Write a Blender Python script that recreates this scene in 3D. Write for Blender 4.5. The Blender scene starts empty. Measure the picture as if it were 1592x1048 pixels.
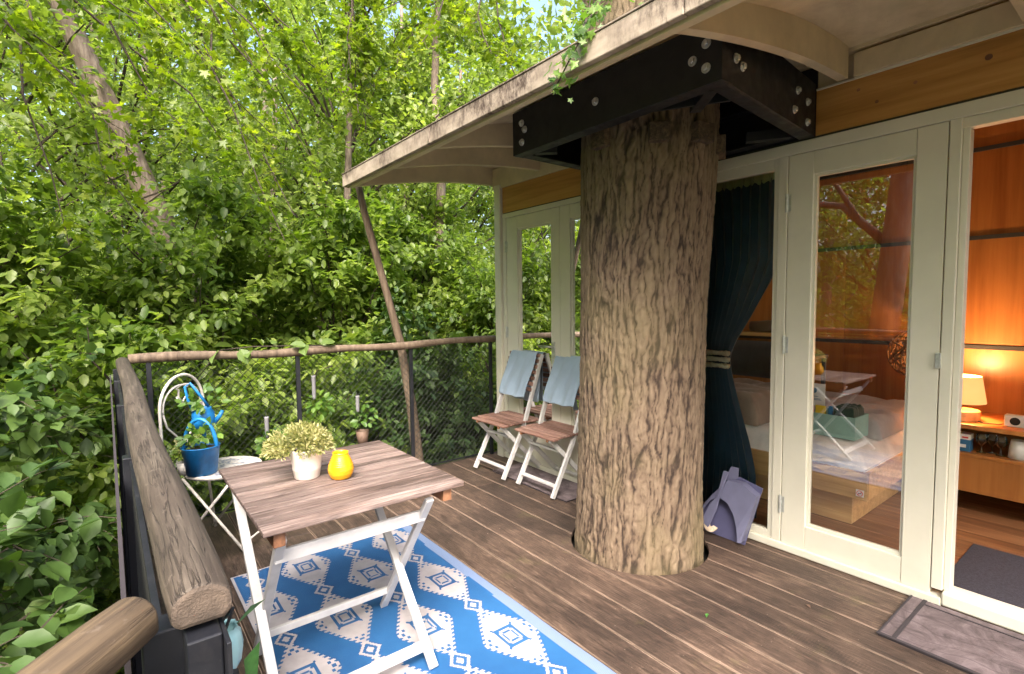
import bpy, bmesh, math, random
import numpy as np
from mathutils import Vector, Matrix
random.seed(7); RNG = np.random.default_rng(7)
R = math.radians
sc = bpy.context.scene
C = sc.collection
PI = math.pi

# ---------------------------------------------------------------- camera
yaw, pitch, roll = R(37.79), R(3.786), R(-.676)
fwd = Vector((math.sin(yaw) * math.cos(pitch), math.cos(yaw) * math.cos(pitch), -math.sin(pitch)))
right = Vector((math.cos(yaw), -math.sin(yaw), 0)); up = right.cross(fwd)
r_ = right * math.cos(roll) + up * math.sin(roll); u_ = -right * math.sin(roll) + up * math.cos(roll)
cd = bpy.data.cameras.new('camera'); cam = bpy.data.objects.new('camera', cd); C.objects.link(cam)
M3 = Matrix((r_, u_, -fwd)).transposed()
cam.matrix_world = Matrix.Translation((0, 0, 1.42)) @ M3.to_4x4()
cd.sensor_width = 36; cd.lens = 36 * 811.2 / 1592; cd.clip_start = .02; cd.clip_end = 500
sc.camera = cam
# ---------------------------------------------------------------- light
SUN_EL, SUN_AZ = R(50), R(-142)            # azimuth from +Y towards +X
w = bpy.data.worlds.new('World'); sc.world = w; w.use_nodes = True
nt = w.node_tree; bg = nt.nodes['Background']
sky = nt.nodes.new('ShaderNodeTexSky'); sky.sky_type = 'NISHITA'; sky.sun_disc = False
sky.sun_elevation = SUN_EL; sky.sun_rotation = SUN_AZ; sky.dust_density = 7; sky.air_density = 1.0; sky.ozone_density = .6
nt.links.new(sky.outputs[0], bg.inputs[0]); bg.inputs[1].default_value = .15
sl = bpy.data.lights.new('sun', 'SUN'); so = bpy.data.objects.new('sun', sl); C.objects.link(so)
sl.energy = 1.3; sl.angle = R(28); sl.color = (1, .98, .95)
sd = Vector((math.sin(SUN_AZ) * math.cos(SUN_EL), math.cos(SUN_AZ) * math.cos(SUN_EL), math.sin(SUN_EL)))
so.rotation_euler = sd.to_track_quat('Z', 'Y').to_euler()
sc.view_settings.view_transform = 'Standard'; sc.view_settings.look = 'None'
sc.view_settings.exposure = 2.05; sc.view_settings.gamma = 1
sc.cycles.max_bounces = 8; sc.cycles.diffuse_bounces = 5; sc.cycles.transparent_max_bounces = 16
sc.cycles.sample_clamp_indirect = 8

# ---------------------------------------------------------------- materials
def lin(c): return tuple(c) + (1,)
class NM:
    def __init__(s, name):
        s.m = bpy.data.materials.new(name); s.m.use_nodes = True; s.t = s.m.node_tree
        s.b = s.t.nodes['Principled BSDF']; s.out = s.t.nodes['Material Output']
    def n(s, k, **kw):
        x = s.t.nodes.new(k)
        for a, v in kw.items(): setattr(x, a, v)
        return x
    def l(s, a, b): s.t.links.new(a, b)
    def coord(s, which='Object', scale=(1, 1, 1), rnd=0, rot=0):
        tc = s.n('ShaderNodeTexCoord'); mp = s.n('ShaderNodeMapping'); mp.inputs['Scale'].default_value = scale
        if rot: mp.vector_type = 'TEXTURE'; mp.inputs['Scale'].default_value = [1 / q for q in scale]; mp.inputs['Rotation'].default_value = (0, 0, rot)
        if which == 'World':
            g = s.n('ShaderNodeNewGeometry'); s.l(g.outputs['Position'], mp.inputs[0])
        else: s.l(tc.outputs[which], mp.inputs[0])
        if rnd:
            oi = s.n('ShaderNodeObjectInfo'); vm = s.n('ShaderNodeVectorMath', operation='SCALE')
            cx = s.n('ShaderNodeCombineXYZ')
            for i in range(3): s.l(oi.outputs['Random'], cx.inputs[i])
            s.l(cx.outputs[0], vm.inputs[0]); vm.inputs['Scale'].default_value = rnd
            s.l(vm.outputs[0], mp.inputs['Location'])
        return mp.outputs[0]
    def noise(s, vec, scale=5, detail=4, rough=.6, dist=0):
        x = s.n('ShaderNodeTexNoise'); s.l(vec, x.inputs['Vector'])
        x.inputs['Scale'].default_value = scale; x.inputs['Detail'].default_value = detail
        x.inputs['Roughness'].default_value = rough; x.inputs['Distortion'].default_value = dist
        return x.outputs['Fac']
    def ramp(s, fac, stops):
        x = s.n('ShaderNodeValToRGB'); cr = x.color_ramp
        while len(cr.elements) < len(stops): cr.elements.new(.5)
        for e, (p, c) in zip(cr.elements, stops): e.position = p; e.color = lin(c)
        s.l(fac, x.inputs[0]); return x.outputs[0]
    def mix(s, fac, a, b, mode='MIX'):
        x = s.n('ShaderNodeMix', data_type='RGBA', blend_type=mode)
        if isinstance(fac, (int, float)): x.inputs[0].default_value = fac
        else: s.l(fac, x.inputs[0])
        for v, i in ((a, 6), (b, 7)):
            if isinstance(v, tuple): x.inputs[i].default_value = lin(v)
            else: s.l(v, x.inputs[i])
        return x.outputs[2]
    def math(s, op, a, b=None, clamp=False):
        x = s.n('ShaderNodeMath', operation=op, use_clamp=clamp)
        for v, i in ((a, 0), (b, 1)):
            if v is None: continue
            if isinstance(v, (int, float)): x.inputs[i].default_value = v
            else: s.l(v, x.inputs[i])
        return x.outputs[0]
    def bump(s, h, strength=.3, dist=.01):
        x = s.n('ShaderNodeBump'); x.inputs['Strength'].default_value = strength; x.inputs['Distance'].default_value = dist
        s.l(h, x.inputs['Height']); s.l(x.outputs[0], s.b.inputs['Normal']); return x
    def col(s, c):
        if isinstance(c, tuple): s.b.inputs['Base Color'].default_value = lin(c)
        else: s.l(c, s.b.inputs['Base Color'])
    def rough(s, v): s.b.inputs['Roughness'].default_value = v

def simple(name, c, rough=.5, metal=0, var=.12, bump=0, scale=8):
    m = NM(name); v = m.coord('World'); f = m.noise(v, scale, 5)
    d = tuple(x * (1 - var) for x in c); e = tuple(min(1, x * (1 + var)) for x in c)
    m.col(m.ramp(f, [(.3, d), (.7, e)])); m.rough(rough); m.b.inputs['Metallic'].default_value = metal
    if bump: m.bump(m.noise(v, scale * 12, 3), bump, .004)
    return m.m
def wood(name, stops, axis='y', rough=.65, fine=55, rnd=9, knots=False, bump=.25, stain=None, world=False, rot=0, crack=0):
    m = NM(name); i = 'xyz'.index(axis)
    sc1 = [fine] * 3; sc1[i] = fine * .045
    v = m.coord('World' if world else 'Object', tuple(sc1), rnd, rot)
    g = m.noise(v, 1, 6, .65, .4)
    sc2 = [6] * 3; sc2[i] = .8
    v2 = m.coord('World' if world else 'Object', tuple(sc2), rnd, rot)
    g2 = m.noise(v2, 1, 4, .6, .8)
    f = m.math('ADD', m.math('MULTIPLY', g, .6), m.math('MULTIPLY', g2, .4))
    c = m.ramp(f, stops)
    oi = m.n('ShaderNodeObjectInfo')
    if rnd:
        k = m.math('ADD', m.math('MULTIPLY', oi.outputs['Random'], .45), .78)
        vm = m.n('ShaderNodeVectorMath', operation='SCALE'); m.l(c, vm.inputs[0]); m.l(k, vm.inputs['Scale']); c = vm.outputs[0]
    if stain: 
        vw = m.coord('World', (1, 1, 1)); c = m.mix(m.ramp(m.noise(vw, 3.1, 6, .7), [(.42, (0, 0, 0)), (.72, (.75,) * 3)]), c, stain)
    if crack:
        sc3 = [fine * 1.3] * 3; sc3[i] = fine * .05; ck = m.noise(m.coord('World' if world else 'Object', tuple(sc3), rnd, rot), 1, 3, .5, .25)
        km = m.ramp(m.math('ABSOLUTE', m.math('SUBTRACT', ck, .5)), [(.0, (1,) * 3), (.028, (0, 0, 0))]); pm = m.ramp(m.noise(m.coord('World', (7, 7, 7)), 1, 3), [(.42, (0, 0, 0)), (.58, (1,) * 3)])
        kk = m.math('MULTIPLY', m.math('MULTIPLY', km, pm), crack); c = m.mix(kk, c, (.02, .013, .009)); g = m.math('SUBTRACT', g, m.math('MULTIPLY', kk, .8))
        c = m.mix(m.ramp(m.noise(m.coord('World', (40, 40, 40)), 1, 5, .7), [(.60, (0, 0, 0)), (.76, (.35,) * 3)]), c, (.26, .21, .17))
    m.col(c); m.rough(rough); m.bump(g, bump, .004); m.f = f
    return m.m
M = {}
# deck boards: weathered brown with worn pale arrises
m = NM('deck_boards'); v = m.coord('Object', (120, 7, 120), 13); g = m.noise(v, 1, 9, .78, .3)
v2 = m.coord('Object', (26, 7, 26), 7); g2 = m.noise(v2, 1, 7, .75, 1.0)
f = m.math('ADD', m.math('MULTIPLY', g, .55), m.math('MULTIPLY', g2, .45))
c = m.ramp(f, [(.34, (.012, .007, .005)), (.45, (.050, .031, .022)), (.55, (.108, .070, .050)), (.68, (.23, .162, .12))])
vw = m.coord('World'); st = m.noise(vw, 1.7, 6, .7, .6)
c = m.mix(m.ramp(st, [(.44, (0, 0, 0)), (.60, (.85,) * 3)]), c, m.ramp(g, [(.38, (.009, .0055, .004)), (.62, (.055, .035, .026))]))
mo = m.noise(vw, 2.6, 5, .7)
c = m.mix(m.ramp(mo, [(.60, (0, 0, 0)), (.75, (.55,) * 3)]), c, (.12, .105, .04))
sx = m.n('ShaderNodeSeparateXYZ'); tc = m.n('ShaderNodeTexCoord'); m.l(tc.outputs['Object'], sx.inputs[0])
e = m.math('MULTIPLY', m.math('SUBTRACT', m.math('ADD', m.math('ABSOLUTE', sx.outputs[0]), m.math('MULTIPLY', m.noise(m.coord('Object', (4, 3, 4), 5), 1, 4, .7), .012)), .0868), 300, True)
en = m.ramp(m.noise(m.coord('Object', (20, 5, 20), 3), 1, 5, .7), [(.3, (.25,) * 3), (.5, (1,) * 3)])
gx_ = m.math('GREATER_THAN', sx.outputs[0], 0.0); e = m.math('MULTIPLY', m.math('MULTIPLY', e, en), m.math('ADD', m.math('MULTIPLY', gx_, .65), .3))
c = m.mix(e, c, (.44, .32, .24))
sp = m.noise(vw, 60, 3, .6); c = m.mix(m.ramp(sp, [(.70, (0, 0, 0)), (.76, (.7,) * 3)]), c, (.42, .33, .26))
oi = m.n('ShaderNodeObjectInfo'); k = m.math('ADD', m.math('MULTIPLY', oi.outputs['Random'], .45), .8)
vm = m.n('ShaderNodeVectorMath', operation='SCALE'); m.l(c, vm.inputs[0]); m.l(k, vm.inputs['Scale'])
rib = m.n('ShaderNodeTexWave', bands_direction='Y'); m.l(m.coord('World', (1, 1, 1)), rib.inputs[0]); rib.inputs['Scale'].default_value = 26; rib.inputs['Distortion'].default_value = 1.2
rm = m.ramp(m.noise(m.coord('World', (5.5, .8, 1)), 1, 2), [(.56, (0, 0, 0)), (.64, (1,) * 3)])
cc = m.mix(m.math('MULTIPLY', m.math('MULTIPLY', rib.outputs[1], rm), .45), vm.outputs[0], (.02, .013, .01))
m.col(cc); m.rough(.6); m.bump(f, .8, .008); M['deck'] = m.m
M['rail'] = wood('weathered_rail', [(.36, (.026, .018, .012)), (.5, (.078, .059, .043)), (.66, (.17, .138, .105))], 'y', .72, 75, 4, stain=(.045, .03, .022), bump=.7, crack=.9)
M['railend'] = simple('cut_log_end', (.085, .062, .046), .8, var=.5, scale=30, bump=.5)
M['rail2'] = wood('ochre_rail', [(.36, (.035, .022, .013)), (.5, (.11, .075, .042)), (.66, (.25, .17, .09))], 'y', .72, 60, 4, stain=(.05, .035, .022), bump=.7, rot=R(-41), crack=.9)
M['pole'] = wood('rough_pole', [(.35, (.07, .046, .030)), (.5, (.17, .12, .080)), (.7, (.30, .225, .16))], 'z', .75, 40, 4)
M['slat'] = wood('table_slats', [(.38, (.035, .022, .017)), (.46, (.11, .074, .062)), (.56, (.20, .148, .130)), (.68, (.35, .285, .26))], 'x', .6, 95, 11, bump=.5, crack=.8)
M['slaty'] = wood('chair_slats', [(.34, (.10, .05, .035)), (.5, (.24, .13, .10)), (.72, (.44, .29, .24))], 'y', .6, 70, 11, bump=.4)
M['brown'] = wood('brown_timber', [(.35, (.16, .07, .035)), (.55, (.30, .14, .07)), (.75, (.42, .22, .12))], 'y', .55, 50, 5)
M['white'] = simple('white_paint', (.56, .55, .54), .45, var=.10, scale=14, bump=.1)
M['cream'] = simple('cream_joinery', (.67, .645, .545), .42, var=.06, scale=3, bump=.05)
M['creamdark'] = simple('frame_gasket', (.05, .05, .04), .6)
M['honey'] = wood('honey_plywood', [(.35, (.32, .15, .035)), (.5, (.46, .23, .06)), (.7, (.58, .32, .10))], 'y', .45, 26, 0, bump=.08)
M['panel'] = wood('orange_panel', [(.35, (.33, .115, .026)), (.5, (.46, .18, .046)), (.7, (.57, .25, .07))], 'z', .35, 14, 6, bump=.06)
M['oak'] = wood('oak_board', [(.35, (.42, .24, .09)), (.5, (.60, .36, .15)), (.7, (.72, .47, .22))], 'y', .4, 28, 5, bump=.06)
M['floor'] = wood('cabin_floor', [(.35, (.11, .045, .02)), (.5, (.22, .10, .045)), (.7, (.34, .17, .08))], 'y', .35, 30, 5)
m = NM('black_steel'); v = m.coord('World'); m.col(m.mix(m.ramp(m.noise(v, 9, 8, .75), [(.55, (0, 0, 0)), (.75, (.5,) * 3)]), m.mix(m.ramp(m.noise(v, 140, 2), [(.70, (0, 0, 0)), (.76, (.5,) * 3)]), (.008, .009, .013), (.05, .05, .05)), (.035, .032, .034))); m.l(m.ramp(m.noise(v, 14, 5), [(.3, (.35,) * 3), (.7, (.65,) * 3)]), m.b.inputs['Roughness']); m.bump(m.noise(v, 60, 4), .15, .002); M['steel'] = m.m
M['wire'] = simple('black_wire', (.012, .012, .012), .6)
M['mesh'] = simple('mesh_wire', (.018, .02, .016), .6, .0)
M['galv'] = simple('galvanised', (.55, .57, .55), .4, .6, var=.2, scale=40)
M['chrome'] = simple('satin_steel', (.55, .55, .53), .3, .9)
# soffit ply
m = NM('soffit_ply'); v = m.coord('World'); f = m.noise(v, 2.2, 6, .7, .5)
c = m.ramp(f, [(.3, (.40, .31, .21)), (.5, (.58, .49, .34)), (.72, (.70, .62, .45))])
c = m.mix(m.ramp(m.noise(v, 1.1, 5, .7), [(.5, (0, 0, 0)), (.68, (.6,) * 3)]), c, (.30, .28, .13))
c = m.mix(m.ramp(m.noise(v, 90, 2), [(.72, (0, 0, 0)), (.78, (.6,) * 3)]), c, (.12, .09, .05)); m.col(c); m.rough(.6); M['soffit'] = m.m
M['arch'] = simple('laminated_arch', (.58, .49, .33), .55, var=.16, scale=5, bump=.1)
# fascia with mould runs
m = NM('mouldy_fascia'); v = m.coord('World', (1, 17, 7)); f = m.noise(v, 1, 8, .75, 1.5)
v2 = m.coord('World', (1, 1.6, 1)); f2 = m.noise(v2, 1.3, 3)
sx = m.n('ShaderNodeSeparateXYZ'); g = m.n('ShaderNodeNewGeometry'); m.l(g.outputs['Position'], sx.inputs[0])
h = m.math('MULTIPLY', m.math('SUBTRACT', sx.outputs[2], 2.32), 4.2)
y1 = m.math('SUBTRACT', 1.0, m.math('ABSOLUTE', m.math('MULTIPLY', m.math('SUBTRACT', sx.outputs[1], 2.3), .55)), True)
s1 = m.math('ADD', m.math('ADD', m.math('MULTIPLY', f, 1.35), m.math('MULTIPLY', m.noise(m.coord('World', (1, 2.6, 1)), 1, 3), .75)), m.math('ADD', h, m.math('MULTIPLY', y1, .30)))
base = m.ramp(m.noise(m.coord('World', (1, 3, 9)), 3, 5), [(.3, (.27, .215, .165)), (.7, (.46, .385, .305))])
c = m.mix(m.ramp(s1, [(.50, (0, 0, 0)), (.62, (1,) * 3)]), base, (.08, .045, .03))
x = m.n('ShaderNodeValToRGB'); 
m.l(s1, x.inputs[0]); x.color_ramp.elements[0].position = .0; x.color_ramp.elements[1].position = 1
mr = m.n('ShaderNodeMapRange'); m.l(s1, mr.inputs[0]); mr.inputs[1].default_value = 1.10; mr.inputs[2].default_value = 1.38
pt_ = m.ramp(m.noise(m.coord('World', (1, 2.1, 3)), 1, 4, .6), [(.36, (.12,) * 3), (.56, (1,) * 3)]); gr = m.ramp(m.noise(m.coord('World', (50, 50, 22)), 1, 5, .8), [(.38, (.15,) * 3), (.58, (1,) * 3)])
c = m.mix(m.math('MULTIPLY', m.math('MULTIPLY', mr.outputs[0], pt_), gr), base, (.05, .030, .022)); m.col(c); m.rough(.7); M['fascia'] = m.m
# bark, furrow depth is a mesh attribute
m = NM('bark'); at = m.n('ShaderNodeAttribute'); at.attribute_name = 'depth'; v = m.coord('Object')
n1 = m.noise(m.coord('Object', (30, 30, 9)), 1, 6, .7); n2 = m.noise(v, 1.6, 4)
f = m.math('ADD', at.outputs['Fac'], m.math('MULTIPLY', m.math('SUBTRACT', n1, .5), .9))
c = m.ramp(f, [(.0, (.030, .018, .012)), (.22, (.070, .045, .030)), (.42, (.150, .102, .066)), (1, (.245, .178, .118))])
c = m.mix(m.ramp(n2, [(.45, (0, 0, 0)), (.7, (.45,) * 3)]), c, (.20, .17, .07)); m.col(c); m.rough(.85)
m.bump(m.noise(m.coord('Object', (110, 110, 38)), 1, 7, .75), 1.0, .008); M['bark'] = m.m
m = NM('far_bark'); f = m.noise(m.coord('Object', (22, 22, 5)), 1, 6, .7)
m.col(m.ramp(f, [(.3, (.07, .05, .038)), (.5, (.17, .128, .10)), (.72, (.31, .25, .20))])); m.rough(.85); m.bump(f, .6, .02); M['bark2'] = m.m
M['twig'] = simple('twig', (.045, .032, .022), .9)
def fabric(name, c, s=400, rough=.9, sheen=.3, var=.2):
    m = NM(name); v = m.coord('Object'); f = m.noise(v, 6, 4); f2 = m.noise(v, s, 2)
    m.col(m.ramp(f, [(.3, tuple(x * (1 - var) for x in c)), (.7, tuple(min(1, x * (1 + var)) for x in c))])); m.rough(rough)
    m.b.inputs['Sheen Weight'].default_value = sheen; m.bump(f2, .35, .002); return m.m
M['curtain'] = fabric('curtain', (.018, .062, .115))
M['lining'] = fabric('curtain_heading', (.30, .40, .26))
M['rope'] = fabric('rope', (.52, .55, .46), 120)
M['towel'] = fabric('towel', (.30, .39, .50), 260, var=.1)
M['matt'] = NM('doormat'); m = M['matt']; v = m.coord('World')
c = m.ramp(m.noise(v, 7, 7, .75, 1), [(.3, (.045, .034, .036)), (.5, (.115, .088, .092)), (.7, (.19, .15, .16))])
vo = m.n('ShaderNodeTexWave'); m.l(m.coord('World', (1, 1, 1)), vo.inputs[0]); vo.inputs['Scale'].default_value = 3; vo.inputs['Distortion'].default_value = 14
c = m.mix(m.ramp(vo.outputs[1], [(.0, (.5,) * 3), (.05, (0, 0, 0))]), c, (.05, .035, .04)); m.col(c); m.rough(.95); m.bump(m.noise(v, 300, 2), .5, .003); M['matt'] = m.m
M['mattdark'] = simple('mat_border', (.03, .024, .028), .8)
M['carpet'] = simple('dark_carpet', (.035, .032, .045), .95, var=.4, scale=120, bump=.5)
M['dust'] = simple('lilac_plastic', (.115, .118, .19), .45, var=.1)
M['bristle'] = simple('pale_bristle', (.58, .47, .35), .9, var=.3, scale=90)
M['blue'] = simple('blue_enamel', (.010, .16, .42), .45, var=.25, scale=16)
M['yellow'] = simple('yellow_glaze', (.70, .32, .010), .22, var=.08, scale=14)
M['potw'] = simple('white_ceramic', (.72, .66, .60), .4, var=.05)
M['wiron'] = simple('white_iron', (.62, .58, .52), .5, var=.2, scale=40)
M['soil'] = simple('soil', (.03, .02, .012), .95, var=.5, scale=60)
M['sheet'] = fabric('bed_linen', (.74, .69, .66), 200)
M['blanket'] = fabric('brown_blanket', (.22, .16, .12), 90)
M['stripe'] = fabric('grey_bedspread', (.40, .37, .37), 90)
M['pillow'] = fabric('charcoal_cushion', (.035, .038, .042), 200)
M['mint'] = simple('mint_card', (.28, .47, .42), .6)
M['card'] = simple('white_card', (.72, .73, .74), .5, var=.03)
M['cardblue'] = simple('blue_print', (.03, .14, .30), .5)
M['red'] = simple('red_print', (.6, .03, .03), .5)
M['yl'] = simple('yellow_print', (.7, .5, .03), .5)
M['dgreen'] = fabric('dark_green_cloth', (.012, .035, .018))
M['rattan'] = simple('rattan', (.26, .12, .045), .6, var=.3, scale=40)
M['green'] = simple('leafy_green', (.05, .16, .03), .5, var=.5, scale=40)
M['hangpot'] = simple('brown_pot', (.13, .08, .055), .7)
M['grey'] = simple('grey_tube', (.22, .215, .225), .5)
m = NM('mosaic'); v = m.coord('Object', (1, 1, 1)); vo = m.n('ShaderNodeTexVoronoi'); m.l(v, vo.inputs[0]); vo.inputs['Scale'].default_value = 60
ve = m.n('ShaderNodeTexVoronoi', feature='DISTANCE_TO_EDGE'); m.l(v, ve.inputs[0]); ve.inputs['Scale'].default_value = 60
se = m.n('ShaderNodeSeparateColor'); m.l(vo.outputs['Color'], se.inputs[0])
c = m.ramp(se.outputs[0], [(.0, (.08, .11, .18)), (.35, (.16, .19, .26)), (.5, (.45, .42, .38)), (.8, (.6, .56, .52))])
c = m.mix(m.ramp(ve.outputs[0], [(.02, (1,) * 3), (.08, (0, 0, 0))]), c, (.5, .46, .42)); m.col(c); m.rough(.35); M['mosaic'] = m.m
# glass: thin pane, see-through with a mirror share that grows at grazing angles
def pane(name, base, tint=(1, 1, 1)):
    m = NM(name); m.t.nodes.remove(m.b)
    tr = m.n('ShaderNodeBsdfTransparent'); tr.inputs[0].default_value = lin(tint)
    gl = m.n('ShaderNodeBsdfGlossy'); gl.inputs['Roughness'].default_value = .0; gl.inputs[0].default_value = (.95, .95, .95, 1)
    fr = m.n('ShaderNodeFresnel'); fr.inputs[0].default_value = 1.5
    f = m.math('ADD', fr.outputs[0], base, True); mx = m.n('ShaderNodeMixShader'); m.l(f, mx.inputs[0])
    m.l(tr.outputs[0], mx.inputs[1]); m.l(gl.outputs[0], mx.inputs[2]); m.l(mx.outputs[0], m.out.inputs[0]); return m.m
M['pane'] = pane('double_glazing', .14, (.9, .92, .9))
M['glass'] = pane('clear_glass', .0, (.85, .95, .95))
M['blueglass'] = simple('ribbed_blue_glass', (.35, .60, .62), .12)
# lamp
m = NM('lamp_shade'); m.col((.62, .36, .17)); m.rough(.8); m.b.inputs['Emission Color'].default_value = (1, .42, .13, 1); m.b.inputs['Emission Strength'].default_value = .32; M['shade'] = m.m
m = NM('lamp_bulb'); m.b.inputs['Emission Color'].default_value = (1, .72, .42, 1); m.b.inputs['Emission Strength'].default_value = 6; M['bulb'] = m.m
# rug, colour from a face attribute (woven print)
m = NM('woven_rug'); at = m.n('ShaderNodeAttribute'); at.attribute_name = 'ink'
v = m.coord('World', (1, 1, 1)); f = m.noise(v, 2.5, 4)
bl = m.ramp(f, [(.3, (.010, .078, .225)), (.7, (.020, .118, .30))]); wh = m.ramp(m.noise(v, 9, 4), [(.3, (.35, .32, .325)), (.7, (.48, .44, .445))])
c = m.mix(at.outputs['Fac'], bl, wh)
wv = m.n('ShaderNodeTexWave', bands_direction='Y'); m.l(v, wv.inputs[0]); wv.inputs['Scale'].default_value = 95
m.col(c); m.rough(.65); m.bump(wv.outputs[1], .35, .002); M['rug'] = m.m
m = NM('rug_hem'); wv = m.n('ShaderNodeTexWave', bands_direction='Y'); m.l(m.coord('World'), wv.inputs[0]); wv.inputs['Scale'].default_value = 60
m.col(m.ramp(wv.outputs[1], [(.3, (.11, .17, .30)), (.7, (.20, .255, .39))])); m.rough(.6); M['hem'] = m.m
# leaves: per-leaf tint attribute
def leafmat(name, dark, mid, light, trans=.45, rough=.42):
    m = NM(name); at = m.n('ShaderNodeAttribute'); at.attribute_name = 'tint'
    c = m.ramp(at.outputs['Fac'], [(.0, dark), (.5, mid), (1.0, light)])
    c = m.mix(m.ramp(m.noise(m.coord('World'), 38, 3, .6), [(.35, (.2,) * 3), (.65, (0, 0, 0))]), c, dark)
    m.col(c); m.rough(rough); m.b.inputs['Specular IOR Level'].default_value = .55
    tl = m.n('ShaderNodeBsdfTranslucent'); c2 = m.mix(.75, c, (1.6, 1.75, .55), 'MULTIPLY'); m.l(c2, tl.inputs[0])
    mx = m.n('ShaderNodeMixShader'); mx.inputs[0].default_value = trans
    m.l(m.b.outputs[0], mx.inputs[1]); m.l(tl.outputs[0], mx.inputs[2]); m.l(mx.outputs[0], m.out.inputs[0]); return m.m
M['maple'] = leafmat('maple_leaves', (.052, .105, .008), (.145, .22, .012), (.30, .36, .025), .55)
M['hazel'] = leafmat('hazel_leaves', (.026, .062, .014), (.066, .125, .024), (.135, .205, .045), .32, .5)
M['bush'] = leafmat('bush_leaves', (.075, .135, .020), (.185, .265, .045), (.33, .40, .09), .5)
M['far'] = leafmat('far_leaves', (.085, .14, .028), (.19, .26, .05), (.34, .41, .11), .52, .4)
M['ivy'] = leafmat('ivy_leaves', (.05, .12, .02), (.10, .2, .03), (.2, .32, .04), .45)
M['thyme'] = leafmat('variegated_leaves', (.16, .19, .05), (.38, .36, .14), (.62, .56, .30), .3, .6)
M['litter'] = simple('forest_floor', (.05, .045, .02), .95, var=.5, scale=4, bump=.5)

# ---------------------------------------------------------------- mesh helpers
class MB:
    def __init__(s): s.v = []; s.f = []; s.mi = []
    def add(s, vs, fs, mi=0):
        o = len(s.v); s.v += [tuple(p) for p in vs]; s.f += [tuple(i + o for i in f) for f in fs]; s.mi += [mi] * len(fs); return s
    def box(s, x0, x1, y0, y1, z0, z1, mat=None, mi=0):
        vs = [Vector((x, y, z)) for x in (x0, x1) for y in (y0, y1) for z in (z0, z1)]
        if mat: vs = [mat @ p for p in vs]
        return s.add(vs, [(0, 1, 3, 2), (4, 6, 7, 5), (0, 4, 5, 1), (2, 3, 7, 6), (0, 2, 6, 4), (1, 5, 7, 3)], mi)
    def bar(s, a, b, w, h, upv=(0, 0, 1), mi=0):     # rectangular bar a->b, width w across, h along up
        a = Vector(a); b = Vector(b); d = b - a; L = d.length; d.normalize()
        sx = d.cross(Vector(upv)); sx.normalize(); sz = sx.cross(d)
        m = Matrix((sx, d, sz)).transposed().to_4x4(); m.translation = a
        return s.box(-w / 2, w / 2, 0, L, -h / 2, h / 2, m, mi)
    def tube(s, pts, r, n=8, mi=0, cap=True):
        pts = [Vector(p) for p in pts]; rr = r if isinstance(r, (list, tuple)) else [r] * len(pts)
        vs = []; fs = []; prev = None
        for i, p in enumerate(pts):
            t = (pts[min(i + 1, len(pts) - 1)] - pts[max(i - 1, 0)])
            if t.length < 1e-9: t = Vector((0, 0, 1))
            t.normalize()
            if prev is None:
                a = Vector((0, 0, 1)) if abs(t.z) < .9 else Vector((1, 0, 0)); x = t.cross(a).normalized()
            else: x = (prev - t * prev.dot(t)); x = x.normalized() if x.length > 1e-6 else t.orthogonal().normalized()
            prev = x; y = t.cross(x)
            for k in range(n):
                an = 2 * PI * k / n; vs.append(p + (x * math.cos(an) + y * math.sin(an)) * rr[i])
        for i in range(len(pts) - 1):
            for k in range(n): fs.append((i * n + k, i * n + (k + 1) % n, (i + 1) * n + (k + 1) % n, (i + 1) * n + k))
        if cap: fs.append(tuple(range(n))[::-1]); fs.append(tuple((len(pts) - 1) * n + k for k in range(n)))
        return s.add(vs, fs, mi)
    def lathe(s, prof, c=(0, 0, 0), n=32, mi=0):
        c = Vector(c); vs = []; fs = []
        for r, z in prof:
            for k in range(n):
                a = 2 * PI * k / n; vs.append(c + Vector((r * math.cos(a), r * math.sin(a), z)))
        for i in range(len(prof) - 1):
            for k in range(n): fs.append((i * n + k, i * n + (k + 1) % n, (i + 1) * n + (k + 1) % n, (i + 1) * n + k))
        return s.add(vs, fs, mi)
    def prism(s, poly, d, mi=0):                      # polygon (3D points) extruded by vector d
        n = len(poly); d = Vector(d); vs = [Vector(p) for p in poly] + [Vector(p) + d for p in poly]
        fs = [tuple(range(n))[::-1], tuple(range(n, 2 * n))] + [(i, (i + 1) % n, n + (i + 1) % n, n + i) for i in range(n)]
        return s.add(vs, fs, mi)
    def grid(s, P, mi=0):
        a, b = len(P), len(P[0]); vs = [p for row in P for p in row]
        return s.add(vs, [(i * b + j, i * b + j + 1, (i + 1) * b + j + 1, (i + 1) * b + j) for i in range(a - 1) for j in range(b - 1)], mi)
    def build(s, name, mat, parent=None, bevel=0, smooth=False, loc=None, seg=2):
        me = bpy.data.meshes.new(name); off = Vector(loc) if loc is not None else Vector((0, 0, 0))
        me.from_pydata([tuple(Vector(p) - off) for p in s.v], [], s.f); me.validate()
        for mm in (mat if isinstance(mat, (list, tuple)) else [mat]): me.materials.append(mm)
        if len(me.polygons) == len(s.mi): me.polygons.foreach_set('material_index', s.mi)
        b = bmesh.new(); b.from_mesh(me); bmesh.ops.recalc_face_normals(b, faces=b.faces); b.to_mesh(me); b.free()
        o = bpy.data.objects.new(name, me); C.objects.link(o); o.location = off
        if parent:
            o.parent = parent
            pl = Vector((0, 0, 0)); q = parent
            while q is not None: pl += q.location; q = q.parent
            o.location = off - pl
        if smooth: me.shade_smooth()
        if bevel:
            bv = o.modifiers.new('bevel', 'BEVEL'); bv.width = bevel; bv.segments = seg; bv.limit_method = 'ANGLE'; bv.angle_limit = R(40)
            if smooth is False and seg > 1: pass
        return o
def tag(o, label=None, cat=None, group=None, kind=None):
    if label: o['label'] = label
    if cat: o['category'] = cat
    if group: o['group'] = group
    if kind: o['kind'] = kind
    return o
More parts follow.
